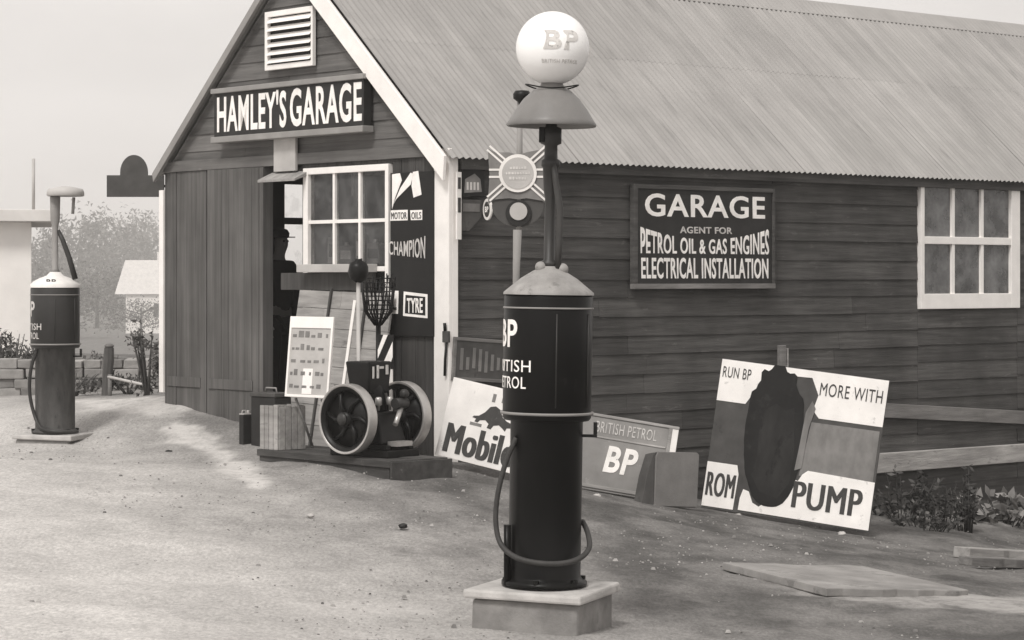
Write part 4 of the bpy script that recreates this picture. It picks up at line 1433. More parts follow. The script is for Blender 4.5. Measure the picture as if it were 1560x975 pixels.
b = MB(); b.cyl((.02, -.2, hz + .12), (.16, -.2, hz + .12), .045, 14); b.sphere((.12, -.22, hz + .2), .04); b.build('magneto', M['pump_dark'], eng)


def flywheel(x):
    o = empty('flywheel', (x, 0, hz)); o.parent = eng
    T_ = Matrix.Rotation(R(90), 4, 'Y')
    b = MB(); b.lathe([(RW, -.05), (RW + .003, -.045), (RW + .003, .045), (RW, .05), (RW - .016, .05), (RW - .019, .046), (RW - .019, -.046), (RW - .016, -.05), (RW, -.05)], 56); b.xform(T_)
    b.build('rim', M['rim'], o)
    b = MB(); b.lathe([(RW - .02, -.044), (RW - .02, .044), (RW - .055, .03), (RW - .055, -.03), (RW - .02, -.044)], 56)
    b.lathe([(0.026, -.06), (.06, -.06), (.06, .06), (.026, .06)], 24)
    for k in range(6):
        a = k * math.pi / 3 + .35
        P0 = Vector((.05 * math.cos(a), .05 * math.sin(a), 0)); P1 = Vector(((RW - .05) * math.cos(a + .35), (RW - .05) * math.sin(a + .35), 0))
        md = (P0 + P1) / 2 + Vector((math.sin(a), -math.cos(a), 0)) * .03
        b.tube([P0, md, P1], [.024, .02, .017], 8)
    b.xform(T_)
    b.build('spokes', M['iron'], o)
    b = MB(); b.lathe([(0, -.075), (.02, -.075), (.028, -.06), (.05, -.06), (.05, -.08), (0, -.082)], 16); b.xform(T_); b.build('hub_cap', M['pump_dark'], o)
    # solid web behind the spokes
    b = MB(); b.lathe([(0.06, .012), (RW - .056, .012), (RW - .056, .02), (.06, .02)], 40); b.xform(T_); b.build('web', M['iron'], o)
    return o


flywheel(-sep_ / 2); flywheel(sep_ / 2)
# exhaust with round silencer pot (part of the engine)
bx = W(546, 590, 20.45)
rel = Matrix.Rotation(-ang, 3, 'Z') @ (bx - Vector((ec.x, ec.y, TOPZ)))
zq = W(546, 412, 20.45).z - TOPZ
b = MB(); b.tube([(-.05, .12, hz + .25), (rel.x * .6, rel.y * .6, hz + .27), (rel.x, rel.y, hz + .33), (rel.x, rel.y, zq)], .018, 10); b.build('exhaust_pipe', M['pale_paint'], eng)
b = MB(); b.lathe([(0, zq - .10), (.03, zq - .10), (.07, zq - .07), (.086, zq - .02), (.086, zq + .03), (.07, zq + .065), (.035, zq + .08), (.03, zq + .1), (0, zq + .1)], 20, rel.x, rel.y); b.jitter(.005); b.build('silencer', M['iron'], eng)
# cylinder head gear, oil cups, petrol pipe and cooling pipes
b = MB(); b.tube([(-.1, .12, hz + .2), (-.19, .1, hz + .22), (-.2, .02, hz + .05), (-.12, -.1, hz - .05)], .011, 8); b.tube([(.12, .14, hz + .35), (.2, .12, hz + .36), (.21, .05, hz + .1)], .014, 8); b.build('pipework', M['rim'], eng)
for q_ in ((-.07, -.1, hz + .06), (.07, -.1, hz + .06)):
    b = MB(); b.lathe([(0, q_[2]), (.012, q_[2]), (.012, q_[2] + .04), (.03, q_[2] + .05), (.03, q_[2] + .1), (.02, q_[2] + .115), (0, q_[2] + .115)], 12, q_[0], q_[1]); b.build('oil_cup', M['rim'], eng)

# wire rack on a stem behind the engine
rp = onplat(-.42, .92)
rp = W(576, 600, 20.75)
rk = empty('wire_rack', (rp.x, rp.y, TOPZ), THF, 'dark wire bottle rack on a thin stem behind the flywheel engine', 'rack')
zq0, zq1 = W(576, 492, 20.75).z - TOPZ, W(576, 424, 20.75).z - TOPZ
b = MB(); b.tube([(0, 0, 0), (0.004, 0, zq0)], [.02, .022], 10); b.lathe([(0, 0), (.12, 0), (.12, .015), (0, .02)], 20); b.build('stem', M['iron'], rk)
b = MB()
for k in range(26):
    a = 2 * math.pi * k / 26 + random.uniform(-.1, .1)
    b.tube([(.03 * math.cos(a), .03 * math.sin(a), zq0 - .02), (.12 * math.cos(a), .12 * math.sin(a), zq0 + .1), (.15 * math.cos(a + .2), .15 * math.sin(a + .2), zq1 + random.uniform(-.05, .05))], .006, 5)
for k in range(10):
    zz_ = zq0 + .04 + k * (zq1 - zq0 - .04) / 9
    rr = .085 + .06 * k / 9
    b.tube(circ(rr, zz_, 24), .005, 5)
b.build('basket', M['iron'], rk)
# striped small sign in front of rack
sp = W(587, 545, 20.6)
ss = empty('striped_board', (sp.x, sp.y, TOPZ), THF + R(10), 'small black and white striped board on two white legs by the engine', 'sign')
b0, b1 = W(587, 562, 20.6).z - TOPZ, W(587, 510, 20.6).z - TOPZ
b = MB(); b.box((-.085, 0, b0), (.085, .015, b1)); b.build('board', M['black_sign'], ss, .002)
hh = b1 - b0
b = MB(); b.prism([(-.085, b0 + hh * .55), (-.02, b1), (.03, b1), (-.085, b0 + hh * .3)], -.003, -.0003); b.prism([(-.05, b0), (.04, b0), (.085, b0 + hh * .35), (.085, b0 + hh * .8)], -.003, -.0003); b.build('white_stripe', M['letter'], ss)
b = MB(); b.box((.045, .0, 0), (.075, .015, b0 - .001)); b.build('leg', M['white_paint'], ss)
b = MB(); b.box((-.075, .0, 0), (-.045, .015, b0 - .001)); b.build('leg', M['white_paint'], ss)

# tall packing boards leaning on the gable
BL, BR = W(436, 680, 21.45), W(566, 668, 20.9)
BL.z = BR.z = TOPZ
def fground(px, off):
    t_ = front(px, 425, off)[0]
    q = loc2w(-off, t_)
    q.z = gz(q.x, q.y)
    return q
BL, BR = fground(424, .33), fground(566, .33)
def toward(px, Y, z): 
    q = W(px, 425, Y); return Vector((q.x, q.y, z))
mx, wd_ = lean_frame(BL, BR, R(9))
root = empty('packing_panel', None, 0, 'tall pale plank panel with dark upright battens leaning under the front window', 'panel', mtx=mx)
Hh = 1.46
b = MB()
z = 0
while z < Hh - .05:
    h = min(random.uniform(.15, .21), Hh - z)
    cuts = [-wd_ / 2, -wd_ / 2 + wd_ * random.uniform(.3, .6), wd_ / 2]
    for q0, q1 in zip(cuts, cuts[1:]):
        b.box((q0 + .002, -random.uniform(0, .004), z + .004), (q1 - .002, .018, z + h))
    z += h
b.build('planks', M['pale_board'], root, .002)
b = MB(); b.box((-.21, -.025, 0), (-.185, -.0045, Hh)); b.box((.33, -.025, 0), (.355, -.0045, Hh - .1)); b.build('batten', M['dark_board'], root, .002)
b = MB(); b.box((.15, -.012, .3), (.19, -.0045, Hh - .1)); b.build('white_batten', M['white_paint'], root, .002)

# white framed notice in front of it
tl, tr = W(434, 604, 20.9), W(500, 607, 20.6)
mx, wd_ = lean_frame(tl, tr, R(6))
root = empty('notice_board', None, 0, 'white framed notice sheet propped in front of the pale plank panel', 'notice board', mtx=mx)
Hn = .70
b = MB(); b.box((-wd_ / 2 + .02, .003, .02), (wd_ / 2 - .02, .014, Hn - .02)); b.build('sheet', M['pale_paint'], root)
b = MB(); b.box((-wd_ / 2, -.006, 0), (-wd_ / 2 + .022, .018, Hn)); b.box((wd_ / 2 - .022, -.006, 0), (wd_ / 2, .018, Hn)); b.box((-wd_ / 2 + .022, -.006, 0), (wd_ / 2 - .022, .018, .022)); b.box((-wd_ / 2 + .022, -.006, Hn - .10), (wd_ / 2 - .022, .018, Hn))
b.build('frame', M['white_paint'], root, .003)
b = MB()
random.seed(9)
for r_ in range(5):
    zz_ = .08 + r_ * .11
    x = -wd_ / 2 + .04
    while x < wd_ / 2 - .07:
        q = random.uniform(.02, .06)
        b.box((x, .0005, zz_), (x + q, .0029, zz_ + random.uniform(.02, .055))); x += q + random.uniform(.01, .06)
b.build('faded_print', M['mid_panel'], root)
b = MB(); b.box((-.06, .0005, .03), (.05, .0028, .25)); b.build('pale_patch', M['paper'], root)
b = MB(); b.cyl((-wd_ * .3, .03, -.01), (-wd_ * .3, .3, -.42), .012, 8); b.cyl((wd_ * .3, .03, -.01), (wd_ * .3, .3, -.42), .012, 8); b.build('prop_legs', M['grey_board'], root)

# pale crate and slim black can at the left end of the platform
cp = onplat(-1.70, .17)
cr = empty('wooden_crate', cp, THF, 'open pale slatted crate at the left end of the low platform', 'crate')
cw, cd, ch = .27, .30, .38
for (x0_, x1_, y0_, y1_) in ((-cw / 2, cw / 2, -cd / 2, -cd / 2 + .015), (-cw / 2, cw / 2, cd / 2 - .015, cd / 2), (-cw / 2, -cw / 2 + .015, -cd / 2 + .016, cd / 2 - .016), (cw / 2 - .015, cw / 2, -cd / 2 + .016, cd / 2 - .016)):
    b = MB()
    if x1_ - x0_ > .1:
        n = 4
        for k in range(n):
            a0 = x0_ + (x1_ - x0_) * k / n; b.box((a0 + .004, y0_, 0), (a0 + (x1_ - x0_) / n - .004, y1_, ch + random.uniform(-.01, .01)))
    else:
        n = 4
        for k in range(n):
            a0 = y0_ + (y1_ - y0_) * k / n; b.box((x0_, a0 + .004, 0), (x1_, a0 + (y1_ - y0_) / n - .004, ch + random.uniform(-.01, .01)))
    b.build('slat_side', M['pale_board'], cr, .002)
b = MB(); b.box((-cw / 2 + .02, -cd / 2 + .02, .001), (cw / 2 - .02, cd / 2 - .02, .02)); b.build('bottom', M['grey_board'], cr)
q = W(374, 652, 22.2)
zg = gz(q.x, q.y)
cn = empty('oil_can', (q.x, q.y, zg - .01), THF, 'slim dark oil can with pale top standing left of the crate', 'can')
b = MB(); b.box((-.035, -.05, 0), (.035, .05, .29)); b.build('can_body', M['dark_sign'], cn, .008)
b = MB(); b.box((-.034, -.048, .2915), (.034, .048, .303)); b.lathe([(0, .303), (.015, .303), (.015, .33), (0, .33)], 12, 0, .03); b.tube([(0, -.04, .303), (0, -.035, .33), (0, -.0, .33), (0, 0.005, .303)], .006, 6); b.build('can_top', M['pale_paint'], cn, .004)
# dark toolbox and brackets at the door edge (as seen above the crate)
q = fground(413, .55)
tb = empty('tool_box', q, THF + R(5), 'dark battered metal toolbox stacked behind the slatted crate', 'box')
b = MB(); b.box((-.17, -.1, 0), (.17, .1, .46)); b.build('box_body', M['dark_sign'], tb, .01)
b = MB(); b.box((-.18, -.11, .461), (.18, .11, .5)); b.build('lid', M['dark_panel'], tb, .008)
b = MB(); b.tube([(-.08, 0, .5), (-.07, 0, .54), (.07, 0, .54), (.08, 0, .5)], .008, 8); b.build('handle', M['grey_paint'], tb)


# ------------------------------------------------------------------ person standing inside the doorway
def skin_mesh(name, joints, bones, m, parent, sub=2):
    me = bpy.data.meshes.new(name)
    names = list(joints)
    me.from_pydata([joints[n][0] for n in names], [(names.index(a), names.index(b)) for a, b in bones], [])
    o = bpy.data.objects.new(name, me)
    col.objects.link(o)
    md = o.modifiers.new('skin', 'SKIN')
    md.use_smooth_shade = True
    for i, n in enumerate(names):
        r = joints[n][1]
        r = r if isinstance(r, tuple) else (r, r)
        me.skin_vertices[0].data[i].radius = r
    me.skin_vertices[0].data[0].use_root = True
    sb = o.modifiers.new('sub', 'SUBSURF')
    sb.levels = sb.render_levels = sub
    dg = bpy.context.evaluated_depsgraph_get()
    me2 = bpy.data.meshes.new_from_object(o.evaluated_get(dg))
    bpy.data.objects.remove(o)
    for p_ in me2.polygons: p_.use_smooth = True
    return link(name, me2, m, parent)


pp = W(424, 425, 24.05)
fz = gz(pp.x, pp.y) + .0
per = empty('person', (pp.x, pp.y, fz), R(55), 'person in dark jacket and cap standing in the shadowed doorway', 'person')
J = {'pelvis': ((0, 0, .95), (.15, .11)), 'waist': ((0, 0, 1.1), (.14, .10)), 'chest': ((0, 0, 1.33), (.17, .12)), 'neckb': ((0, 0, 1.5), (.08, .07)), 'neck': ((0, -.01, 1.56), (.055, .055)),
     'jaw': ((0, -.035, 1.615), (.058, .065)), 'head': ((0, -.02, 1.69), (.074, .092)), 'crown': ((0, -.01, 1.765), (.055, .07)), 'nose': ((0, -.118, 1.665), (.014, .016))}
Bn = [('pelvis', 'waist'), ('waist', 'chest'), ('chest', 'neckb'), ('neckb', 'neck'), ('neck', 'jaw'), ('jaw', 'head'), ('head', 'crown'), ('head', 'nose')]
for s, q in ((1, 'l'), (-1, 'r')):
    J.update({q + 'sh': ((s * .19, 0, 1.44), .06), q + 'el': ((s * .25, .03, 1.17), .045), q + 'wr': ((s * .25, -.06, .93), .03), q + 'pm': ((s * .25, -.08, .86), (.022, .04)),
              q + 'hp': ((s * .09, 0, .88), .09), q + 'kn': ((s * .1, -.01, .5), .06), q + 'an': ((s * .1, .01, .09), .04), q + 'to': ((s * .12, -.16, .04), .036)})
    Bn += [('chest', q + 'sh'), (q + 'sh', q + 'el'), (q + 'el', q + 'wr'), (q + 'wr', q + 'pm'), ('pelvis', q + 'hp'), (q + 'hp', q + 'kn'), (q + 'kn', q + 'an'), (q + 'an', q + 'to')]
    for k in range(4):
        y = -.115 + .02 * k
        ln = (.075, .085, .08, .06)[k]
        J[q + 'f%da' % k] = ((s * .252, y, .80), .0095); J[q + 'f%db' % k] = ((s * .243, y - .008, .80 - ln * .5), .0088); J[q + 'f%dc' % k] = ((s * .23, y - .012, .80 - ln * .9), .0075)
        Bn += [(q + 'pm', q + 'f%da' % k), (q + 'f%da' % k, q + 'f%db' % k), (q + 'f%db' % k, q + 'f%dc' % k)]
    J[q + 'ta'] = ((s * .245, -.125, .85), .011); J[q + 'tb'] = ((s * .235, -.145, .81), .009)
    Bn += [(q + 'pm', q + 'ta'), (q + 'ta', q + 'tb')]
skin_mesh('body', J, Bn, M['skin'], per)
Jc = {k: (J[k][0], tuple(r + .016 for r in (J[k][1] if isinstance(J[k][1], tuple) else (J[k][1],) * 2))) for k in ('pelvis', 'waist', 'chest', 'neckb', 'lsh', 'lel', 'lwr', 'rsh', 'rel', 'rwr')}
skin_mesh('jacket', Jc, [('pelvis', 'waist'), ('waist', 'chest'), ('chest', 'neckb'), ('chest', 'lsh'), ('lsh', 'lel'), ('lel', 'lwr'), ('chest', 'rsh'), ('rsh', 'rel'), ('rel', 'rwr')], M['cloth'], per)
Jt = {k: (J[k][0], tuple(r + .02 for r in (J[k][1] if isinstance(J[k][1], tuple) else (J[k][1],) * 2))) for k in ('pelvis', 'lhp', 'lkn', 'lan', 'rhp', 'rkn', 'ran')}
skin_mesh('trousers', Jt, [('pelvis', 'lhp'), ('lhp', 'lkn'), ('lkn', 'lan'), ('pelvis', 'rhp'), ('rhp', 'rkn'), ('rkn', 'ran')], M['cloth'], per)
b = MB(); b.lathe([(.098, 1.725), (.108, 1.74), (.112, 1.775), (.09, 1.81), (.04, 1.825), (0, 1.827)], 24); b.prism([(-.07, 1.728), (.07, 1.728), (.07, 1.738), (-.07, 1.738)], -.165, -.07); b.build('cap', M['cloth'], per, .004)
for s in (1, -1):
    pass
b = MB(); b.sphere((.03, -.098, 1.693), .011, 10); b.sphere((-.03, -.098, 1.693), .011, 10); b.build('eyes', M['letter_dark'], per)

# ------------------------------------------------------------------ small things on the ground
def rock(px, py, r, m, label, flat=.55, group=None, name='stone'):
    p = gpt(px, py)
    b = MB(); b.sphere((0, 0, 0), r, 10, flat)
    for v in b.bm.verts: v.co *= random.uniform(.75, 1.2)
    o = b.build(name, m, None)
    o.location = (p.x, p.y, p.z + r * flat * .45)
    return tag(o, label, 'stone', group)


random.seed(21)
rock(473, 787, .028, M['pale_stone'], 'white pebble lying alone on the open forecourt')
rock(1282, 815, .04, M['pale_stone'], 'pale stone at the foot of the torn poster board')
rock(614, 803, .035, M['dark_sign'], 'dark clod on the forecourt left of the black pump')
rock(258, 690, .035, M['dark_sign'], 'dark lump beside the pale streak on the ground')
rock(1125, 786, .03, M['pale_stone'], 'small pale chip under the left end of the poster board')
rock(910, 757, .035, M['pale_stone'], 'small pale chip below the initialled grey board')
for i, (px, py, r, lb) in enumerate(((1515, 770, .16, 'broad pale rubble lump right of the weeds'), (1552, 752, .18, 'large pale rubble lump at the right edge under the wall'), (1485, 783, .08, 'small rubble stone beside the weeds'), (1545, 790, .09, 'small rubble stone below the large pale lump'))):
    rock(px, py, r, M['pale_stone'], lb, .4, 'rubble at the right edge')


def flat_slab(px0, py0, px1, py1, dep, th, m, name, label, cat, rot=0.0):
    a, c = gpt(px0, py0), gpt(px1, py1)
    o = (a + c) / 2
    wv = (c - a).length
    rz = math.atan2(c.y - a.y, c.x - a.x)
    sl_ = math.asin((c.z - a.z) / wv)
    e = empty(name, (o.x, o.y, o.z), rz + rot, label, cat)
    bx_, by_ = o.x - math.sin(rz) * dep, o.y + math.cos(rz) * dep
    e.rotation_euler = (math.atan2(gz(bx_, by_) - o.z, dep), -sl_, rz + rot)
    e.location.z += .03
    b = MB()
    n = 9
    fr_, bk_ = [], []
    for i in range(n):
        x = -wv / 2 + wv * i / (n - 1)
        fr_.append((x, random.uniform(-.04, .04))); bk_.append((x, dep + random.uniform(-.05, .05)))
    pts = fr_ + bk_[::-1]
    b.hexa([(x, y, -.03) for x, y in pts], [(x, y, th) for x, y in pts])
    b.build('slab' if cat == 'slab' else 'plank', m, e, .006)
    return e


flat_slab(1255, 908, 1480, 912, 1.35, .022, M['slab_pale'], 'paving_slab', 'flat pale broken slab lying on the ground at lower right', 'slab')
flat_slab(1478, 852, 1600, 858, .18, .06, M['pale_board'], 'loose_plank', 'thick pale plank lying at the right edge of the yard', 'plank')
flat_slab(1476, 862, 1590, 868, .10, .04, M['grey_board'], 'loose_plank', 'thin grey plank lying just in front of the thick pale plank', 'plank')

# grit: one mass
def grit():
    b = MB()
    rr = np.random.default_rng(4)
    for i in range(5000):
        Y = 9 + 15 * rr.random() ** 1.4
        px = rr.uniform(-20, 1580)
        x = (px - 780) / F * Y
        r = rr.choice([.004, .006, .009, .016], p=[.45, .37, .16, .02])
        z = gz(x, Y)
        s = [(x + r * a * rr.uniform(.7, 1.3), Y + r * c * rr.uniform(.7, 1.3), z + r * d * .4) for a, c, d in ((-1, -.7, -.6), (1, -.8, -.6), (.8, .9, -.6), (-.9, .8, -.6))]
        tp = [(x + r * a * .6, Y + r * c * .6, z + r * .7) for a, c in ((-1, -.7), (1, -.8), (.8, .9), (-.9, .8))]
        b.hexa(s, tp)
    return tag(b.build('gravel', M['grit']), 'loose grit scattered over the trodden earth forecourt', 'gravel', kind='stuff')


grit()


# ------------------------------------------------------------------ vegetation
def leaves(b, center, rad, n, size, seed, up=.0):
    rr = np.random.default_rng(seed)
    ncl = max(6, n // 50)
    cl = []
    for _ in range(ncl):
        v = rr.normal(size=3); v /= np.linalg.norm(v)
        cl.append((np.array(v) * rr.random() ** .4 * .85, rr.uniform(.16, .36)))
    for i in range(n):
        c, cr_ = cl[rr.integers(ncl)]
        q = c + rr.normal(size=3) * cr_ * .6
        p = Vector((center[0] + q[0] * rad[0], center[1] + q[1] * rad[1], center[2] + q[2] * rad[2]))
        d = Vector(rr.normal(size=3)); d.z += up; d.normalize()
        e = d.cross(Vector(rr.normal(size=3))).normalized()
        s = size * rr.uniform(.6, 1.4)
        b.poly([p - e * s * .35, p + d * s * .5 - e * s * .1, p + d * s, p + d * s * .5 + e * s * .35])


def tree(x, y, h, rx, label, seed, n=2600, m='leaf_far'):
    z = gz(x, y)
    root = empty('tree', (x, y, z), seed, label, 'tree', 'hazy trees far behind the pumps')
    b = MB(); b.tube([(0, 0, -.3), (.05, 0, h * .3), (-.05, .05, h * .6), (0, 0, h * .85)], [h * .035, h * .028, h * .018, .02], 8)
    rr = random.Random(seed)
    for k in range(6):
        a = k * 1.05 + rr.random(); zz_ = h * rr.uniform(.3, .65)
        b.tube([(0, 0, zz_), (math.cos(a) * rx * .4, math.sin(a) * rx * .4, zz_ + h * .12), (math.cos(a) * rx * .75, math.sin(a) * rx * .75, zz_ + h * .2)], [h * .015, h * .01, .012], 6)
    b.build('trunk', M['bark'], root)
    b = MB(); leaves(b, (0, 0, h * .55), (rx, rx, h * .45), n, h * .05, seed)
    b.build('crown', M[m], root)
    return root


tspec = [(122, 700, 32, 15, 'tall hazy tree with dense crown right of the far pump'), (172, 760, 31, 16, 'rounded hazy tree behind the pale house'), (70, 640, 26, 8, 'small hazy tree glimpsed left of the far pump pole'),
         (225, 860, 36, 20, 'broad hazy tree farthest back beside the garage corner'), (148, 520, 15, 10, 'low bushy hazy tree in front of the pale house'), (100, 430, 13, 8, 'middling hazy tree low down right of the far pump column'), (215, 400, 8, 9, 'wide low hazy tree below the pale house')]
for i, (px, Y, h, rx, lb) in enumerate(tspec):
    q = W(px, 425, Y)
    tree(q.x, q.y, h, rx, lb, 40 + i)


def bush(px, Y, h, rx, label, seed, m='leaf', n=700, size=.07, group='low bushes along the stone wall'):
    q = W(px, 425, Y)
    z = gz(q.x, q.y)
    root = empty('bush', (q.x, q.y, z), 0, label, 'bush', group)
    b = MB()
    rr = random.Random(seed)
    for k in range(9):
        a = rr.random() * 6.28
        b.tube([(0, 0, -.05), (math.cos(a) * rx * .4, math.sin(a) * rx * .3, h * .5), (math.cos(a) * rx * .7, math.sin(a) * rx * .5, h * .9)], [.02, .013, .005], 5)
    b.build('stems', M['bark'], root)
    b = MB(); leaves(b, (0, 0, h * .5), (rx, rx * .7, h * .5), n, size, seed, .3)
    b.build('foliage', M[m], root)


bush(225, 27.5, .85, .28, 'dark upright bush close to the left corner of the garage', 61, 'leaf_far', 420)
bush(130, 33.5, .5, .5, 'low dark bush behind the stone wall right of the far pump', 62, 'leaf_far', 450)
bush(186, 34, .4, .4, 'low dark bush between the stump and the garage', 63, 'leaf_far', 450)
bush(60, 34, .7, .35, 'pale bush behind the stone wall beside the white house', 64, 'leaf_far')
bush(18, 33.6, .9, .35, 'pale bush at the left edge before the white house', 65, 'leaf_far')
bush(110, 30.2, .3, .5, 'ragged ground bush along the foot of the stone wall', 66, 'leaf_far', 350)
bush(195, 29.6, .24, .4, 'ragged ground bush below the slanting rail', 67, 'leaf_far', 300)


def weed(px, Y, h, rx, label, seed, n=260, m='weed', ln=.09):
    q = W(px, 425, Y)
    z = gz(q.x, q.y)
    root = empty('weed', (q.x, q.y, z), 0, label, 'weed', 'weeds at the foot of the side wall')
    rr = random.Random(seed)
    b, l = MB(), MB()
    for k in range(26):
        a = rr.random() * 6.28; rd_ = rx * rr.random() ** .6; hh = h * rr.uniform(.4, 1.0) * (1 - .4 * rd_ / rx)
        x, y = math.cos(a) * rd_ * .5, math.sin(a) * rd_ * .35
        tp = Vector((math.cos(a) * rd_, math.sin(a) * rd_ * .7, hh))
        b.tube([(x, y, -.03), ((x + tp.x) / 2, (y + tp.y) / 2, hh * .6), tp], [.006, .005, .002], 4)
        for i in range(n // 26):
            f = rr.uniform(.2, 1)
            p_ = Vector((x, y, 0)).lerp(tp, f)
            d = Vector((rr.gauss(0, 1), rr.gauss(0, 1), rr.gauss(.4, .6))).normalized()
            e = d.cross(Vector((rr.gauss(0, 1), rr.gauss(0, 1), rr.gauss(0, 1)))).normalized()
            s = ln * rr.uniform(.5, 1.3)
            l.poly([p_, p_ + d * s * .5 + e * s * .22, p_ + d * s, p_ + d * s * .5 - e * s * .22])
    b.build('stems', M['weed'], root)
    l.build('foliage', M[m], root)


weed(1375, 24.1, .62, .42, 'leafy dark weed clump right behind the torn poster board', 71, 400, 'weed', .075)
weed(1432, 24.0, .5, .45, 'middle dark weed clump under the pale skirting plank', 72, 360, 'weed', .07)
weed(1474, 23.9, .7, .20, 'tall narrow dark weed spike at the right of the clump', 73, 300, 'weed', .075)
weed(1410, 23.3, .25, .5, 'low sprawling weeds in front of the dark clumps', 74, 260, 'weed', .06)
weed(1530, 25.0, .36, .5, 'thin dry grass clump at the right under the wall', 75, 300, 'dry_grass', .16)

# ------------------------------------------------------------------ the far left background
# low stone wall
root = empty('stone_wall', W(70, 590, 32.0), 0, 'low rough stone wall behind the far pump', 'wall')
root.location.z = gz(root.location.x, 32.0)
b = MB()
random.seed(13)
x = -2.6
for row in range(4):
    x = -2.6 - random.uniform(0, .2)
    while x < 1.3:
        wv = random.uniform(.18, .42)
        b.box((x + .008, -.16 + random.uniform(-.02, .02), row * .13 - .05), (x + wv - .008, .16, row * .13 + .12 - .05 + random.uniform(-.01, .01))); x += wv
b.jitter(.012)
b.build('stonework', M['stone'], root, .015)
# stump post
q = W(162, 588, 29.5)
root = empty('wooden_post', (q.x, q.y, gz(q.x, q.y)), .3, 'short dark leaning post standing by the low wall', 'post')
b = MB(); b.tube([(0, 0, -.1), (.01, 0, .2), (.03, 0, .42), (.035, 0, .58)], [.065, .06, .07, .06], 9, False); b.build('post', M['bark'], root)
b = MB(); b.sphere((.035, 0, .60), .06, 10, .5); b.build('cap', M['grey_board'], root)
# slanting rail
a, c = W(165, 574, 29.2), W(236, 590, 28.6)
root = empty('fence_rail', a, 0, 'thin pale rail slanting down towards the garage corner', 'rail')
b = MB(); b.tube([(0, 0, 0), (c.x - a.x, c.y - a.y, c.z - a.z)], .018, 8); b.build('rail', M['pale_paint'], root)
zg = gz(a.x, a.y)
b = MB(); b.tube([(0.02, 0, zg - a.z - .1), (.02, 0, .03)], .025, 8); b.build('support', M['grey_board'], root)
b = MB(); b.tube([(c.x - a.x - .05, c.y - a.y, gz(c.x, c.y) - a.z - .1), (c.x - a.x - .05, c.y - a.y, c.z - a.z + .02)], .02, 8); b.build('support', M['grey_board'], root)
# dark projecting sign with arched top on the garage's left corner
q0, q1 = W(163, 300, 24.9), W(250, 300, 24.9)
root = empty('arched_sign', ((q0.x + q1.x) / 2, 24.9, q0.z), 0, 'dark projecting sign with arched top beyond the left corner of the garage', 'sign')
wv = q1.x - q0.x; hv = W(163, 267, 24.9).z - q0.z; m2 = 24.9 / F
arc = [(-.015 + 21 * m2 * math.cos(a), hv + (4 + 27 * math.sin(a)) * m2) for a in np.linspace(0, math.pi, 16)]
b = MB(); b.prism([(-wv / 2, 0), (wv / 2, 0), (wv / 2, hv)] + [(-.015 + 21 * m2, hv)] + arc + [(-.015 - 21 * m2, hv), (-wv / 2, hv)], -.02, .02); b.build('board', M['dark_panel'], root, .003)
b = MB(); b.cyl((wv / 2 - .02, .0, hv * .5), (wv / 2 + .1, .03, hv * .5), .015, 8); b.build('bracket', M['iron'], root)
# pale shed
def shed(px0, px1, Y, ye, yr, yb, label, name):
    a, c = W(px0, ye, Y), W(px1, ye, Y)
    wv = c.x - a.x
    zb_ = W(px0, yb, Y).z; zr = W(px0, yr, Y).z
    root = empty(name, ((a.x + c.x) / 2, Y, zb_), 0, label, 'house')
    he, hr = a.z - zb_, zr - zb_
    b = MB(); b.box((-wv / 2 + 2, 0, -3.5), (wv / 2, 9, he)); b.build('wall', M['render'], root)
    b = MB(); b.hexa([(-wv / 2 - .1, -.5, he - .02), (wv / 2 + .1, -.5, he - .02), (wv / 2 + .1, 9.5, he - .02), (-wv / 2 - .1, 9.5, he - .02)], [(-wv / 2 + 1.2, 4.3, hr), (wv / 2 + .1, 4.3, hr), (wv / 2 + .1, 4.7, hr), (-wv / 2 + 1.2, 4.7, hr)])
    rf_ = b.build('roof', M['house_roof'], root)
    b = MB(); b.box((-wv * .12, 4.2, hr - .4), (-wv * .12 + .9, 5, hr + 1.6)); b.build('chimney', M['render'], rf_)
    for fx in (-.12, .22):
        b = MB(); b.box((wv * fx, -.06, he * .4), (wv * fx + 1.1, -.002, he * .75)); wn = b.build('window', M['mid_panel'], root)
        b = MB(); b.box((wv * fx + .1, -.09, he * .4 + .1), (wv * fx + 1.0, -.061, he * .75 - .1)); b.build('pane', M['glass_painted'], wn)


shed(176, 330, 470, 448, 396, 505, 'pale house with light roof far off beside the garage corner', 'house')
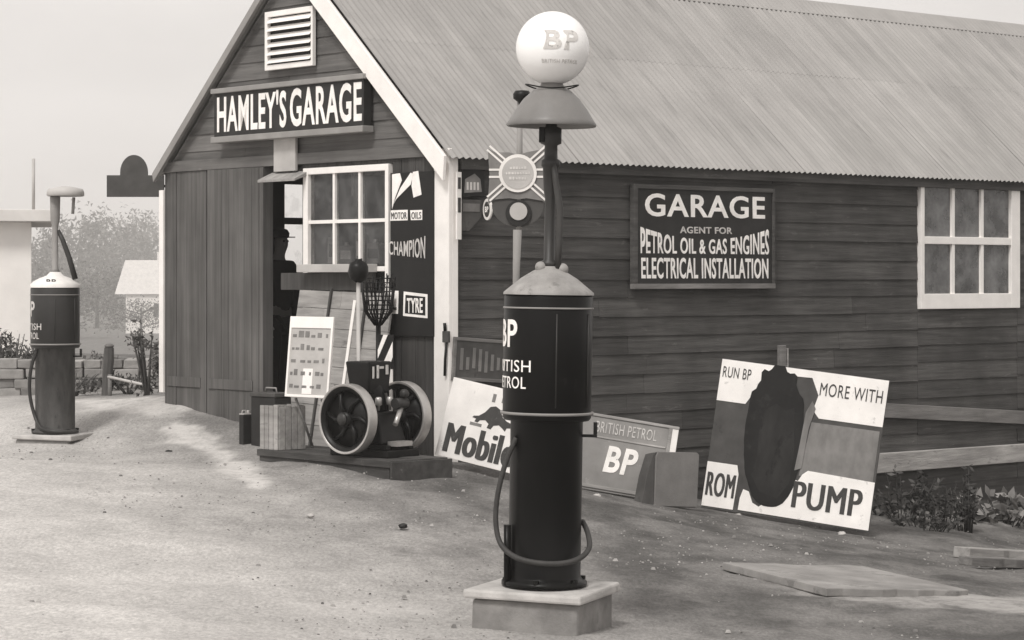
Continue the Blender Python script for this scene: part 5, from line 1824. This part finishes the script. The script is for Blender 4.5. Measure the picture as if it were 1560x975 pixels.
# white building at the left edge
q = W(48, 590, 38.0)
root = empty('white_house', (q.x, 38.0, gz(q.x, 38)), R(11.5), 'whitewashed house wall with flat eave at the left edge', 'house')
ht = W(48, 338, 38).z - root.location.z; ht2 = W(48, 320, 38).z - root.location.z
b = MB(); b.box((-3.5, 0, -.3), (0, 4, ht)); b.build('wall', M['render'], root, .01)
b = MB(); b.box((-3.7, -.3, ht + .001), (.36, 4.2, ht2)); b.build('eave', M['house_roof'], root, .01)
b = MB(); b.cyl((.03, -.06, ht2 - .001), (.03, -.06, W(48, 242, 38).z - root.location.z), .025, 8); b.build('stove_pipe', M['pale_paint'], root)
b = MB(); b.box((-1.6, -.03, 1.0), (-.9, -.002, 1.9)); wn = b.build('window', M['dark_panel'], root)
b = MB(); b.box((-1.55, -.045, 1.05), (-.95, -.031, 1.85)); b.build('pane', M['glass_painted'], wn)

# low far hills closing the valley
b = MB()
hx_ = np.linspace(-650, 650, 90)
rows_ = []
for j, (yy, kk) in enumerate(((800, 0), (860, .45), (920, .8), (980, 1.0), (1060, .9))):
    rows_.append([b.bm.verts.new((x, yy + 20 * math.sin(x * .013 + j), -10 + kk * (13 + 5 * math.sin(x * .009 + 1) + 3 * math.sin(x * .031) + 1.2 * math.sin(x * .11 + j)))) for x in hx_])
for ra, rb in zip(rows_, rows_[1:]):
    for i in range(len(ra) - 1):
        f = b.bm.faces.new((ra[i], ra[i + 1], rb[i + 1], rb[i])); f.smooth = True
tag(b.build('hills', M['leaf_far']), kind='structure')

# ------------------------------------------------------------------ haze
hm = bpy.data.materials.new('haze')
hm.use_nodes = True
ht_ = hm.node_tree
for n in list(ht_.nodes):
    if n.type != 'OUTPUT_MATERIAL': ht_.nodes.remove(n)
pv = ht_.nodes.new('ShaderNodeVolumePrincipled')
pv.inputs['Color'].default_value = (1.0, .985, .965, 1)
pv.inputs['Density'].default_value = 0.0008
pv.inputs['Anisotropy'].default_value = 0.0
ht_.links.new(pv.outputs[0], ht_.nodes['Material Output'].inputs['Volume'])
b = MB(); b.box((-700, -20, -12.5), (700, 1100, 30))
tag(b.build('haze', hm), kind='stuff')
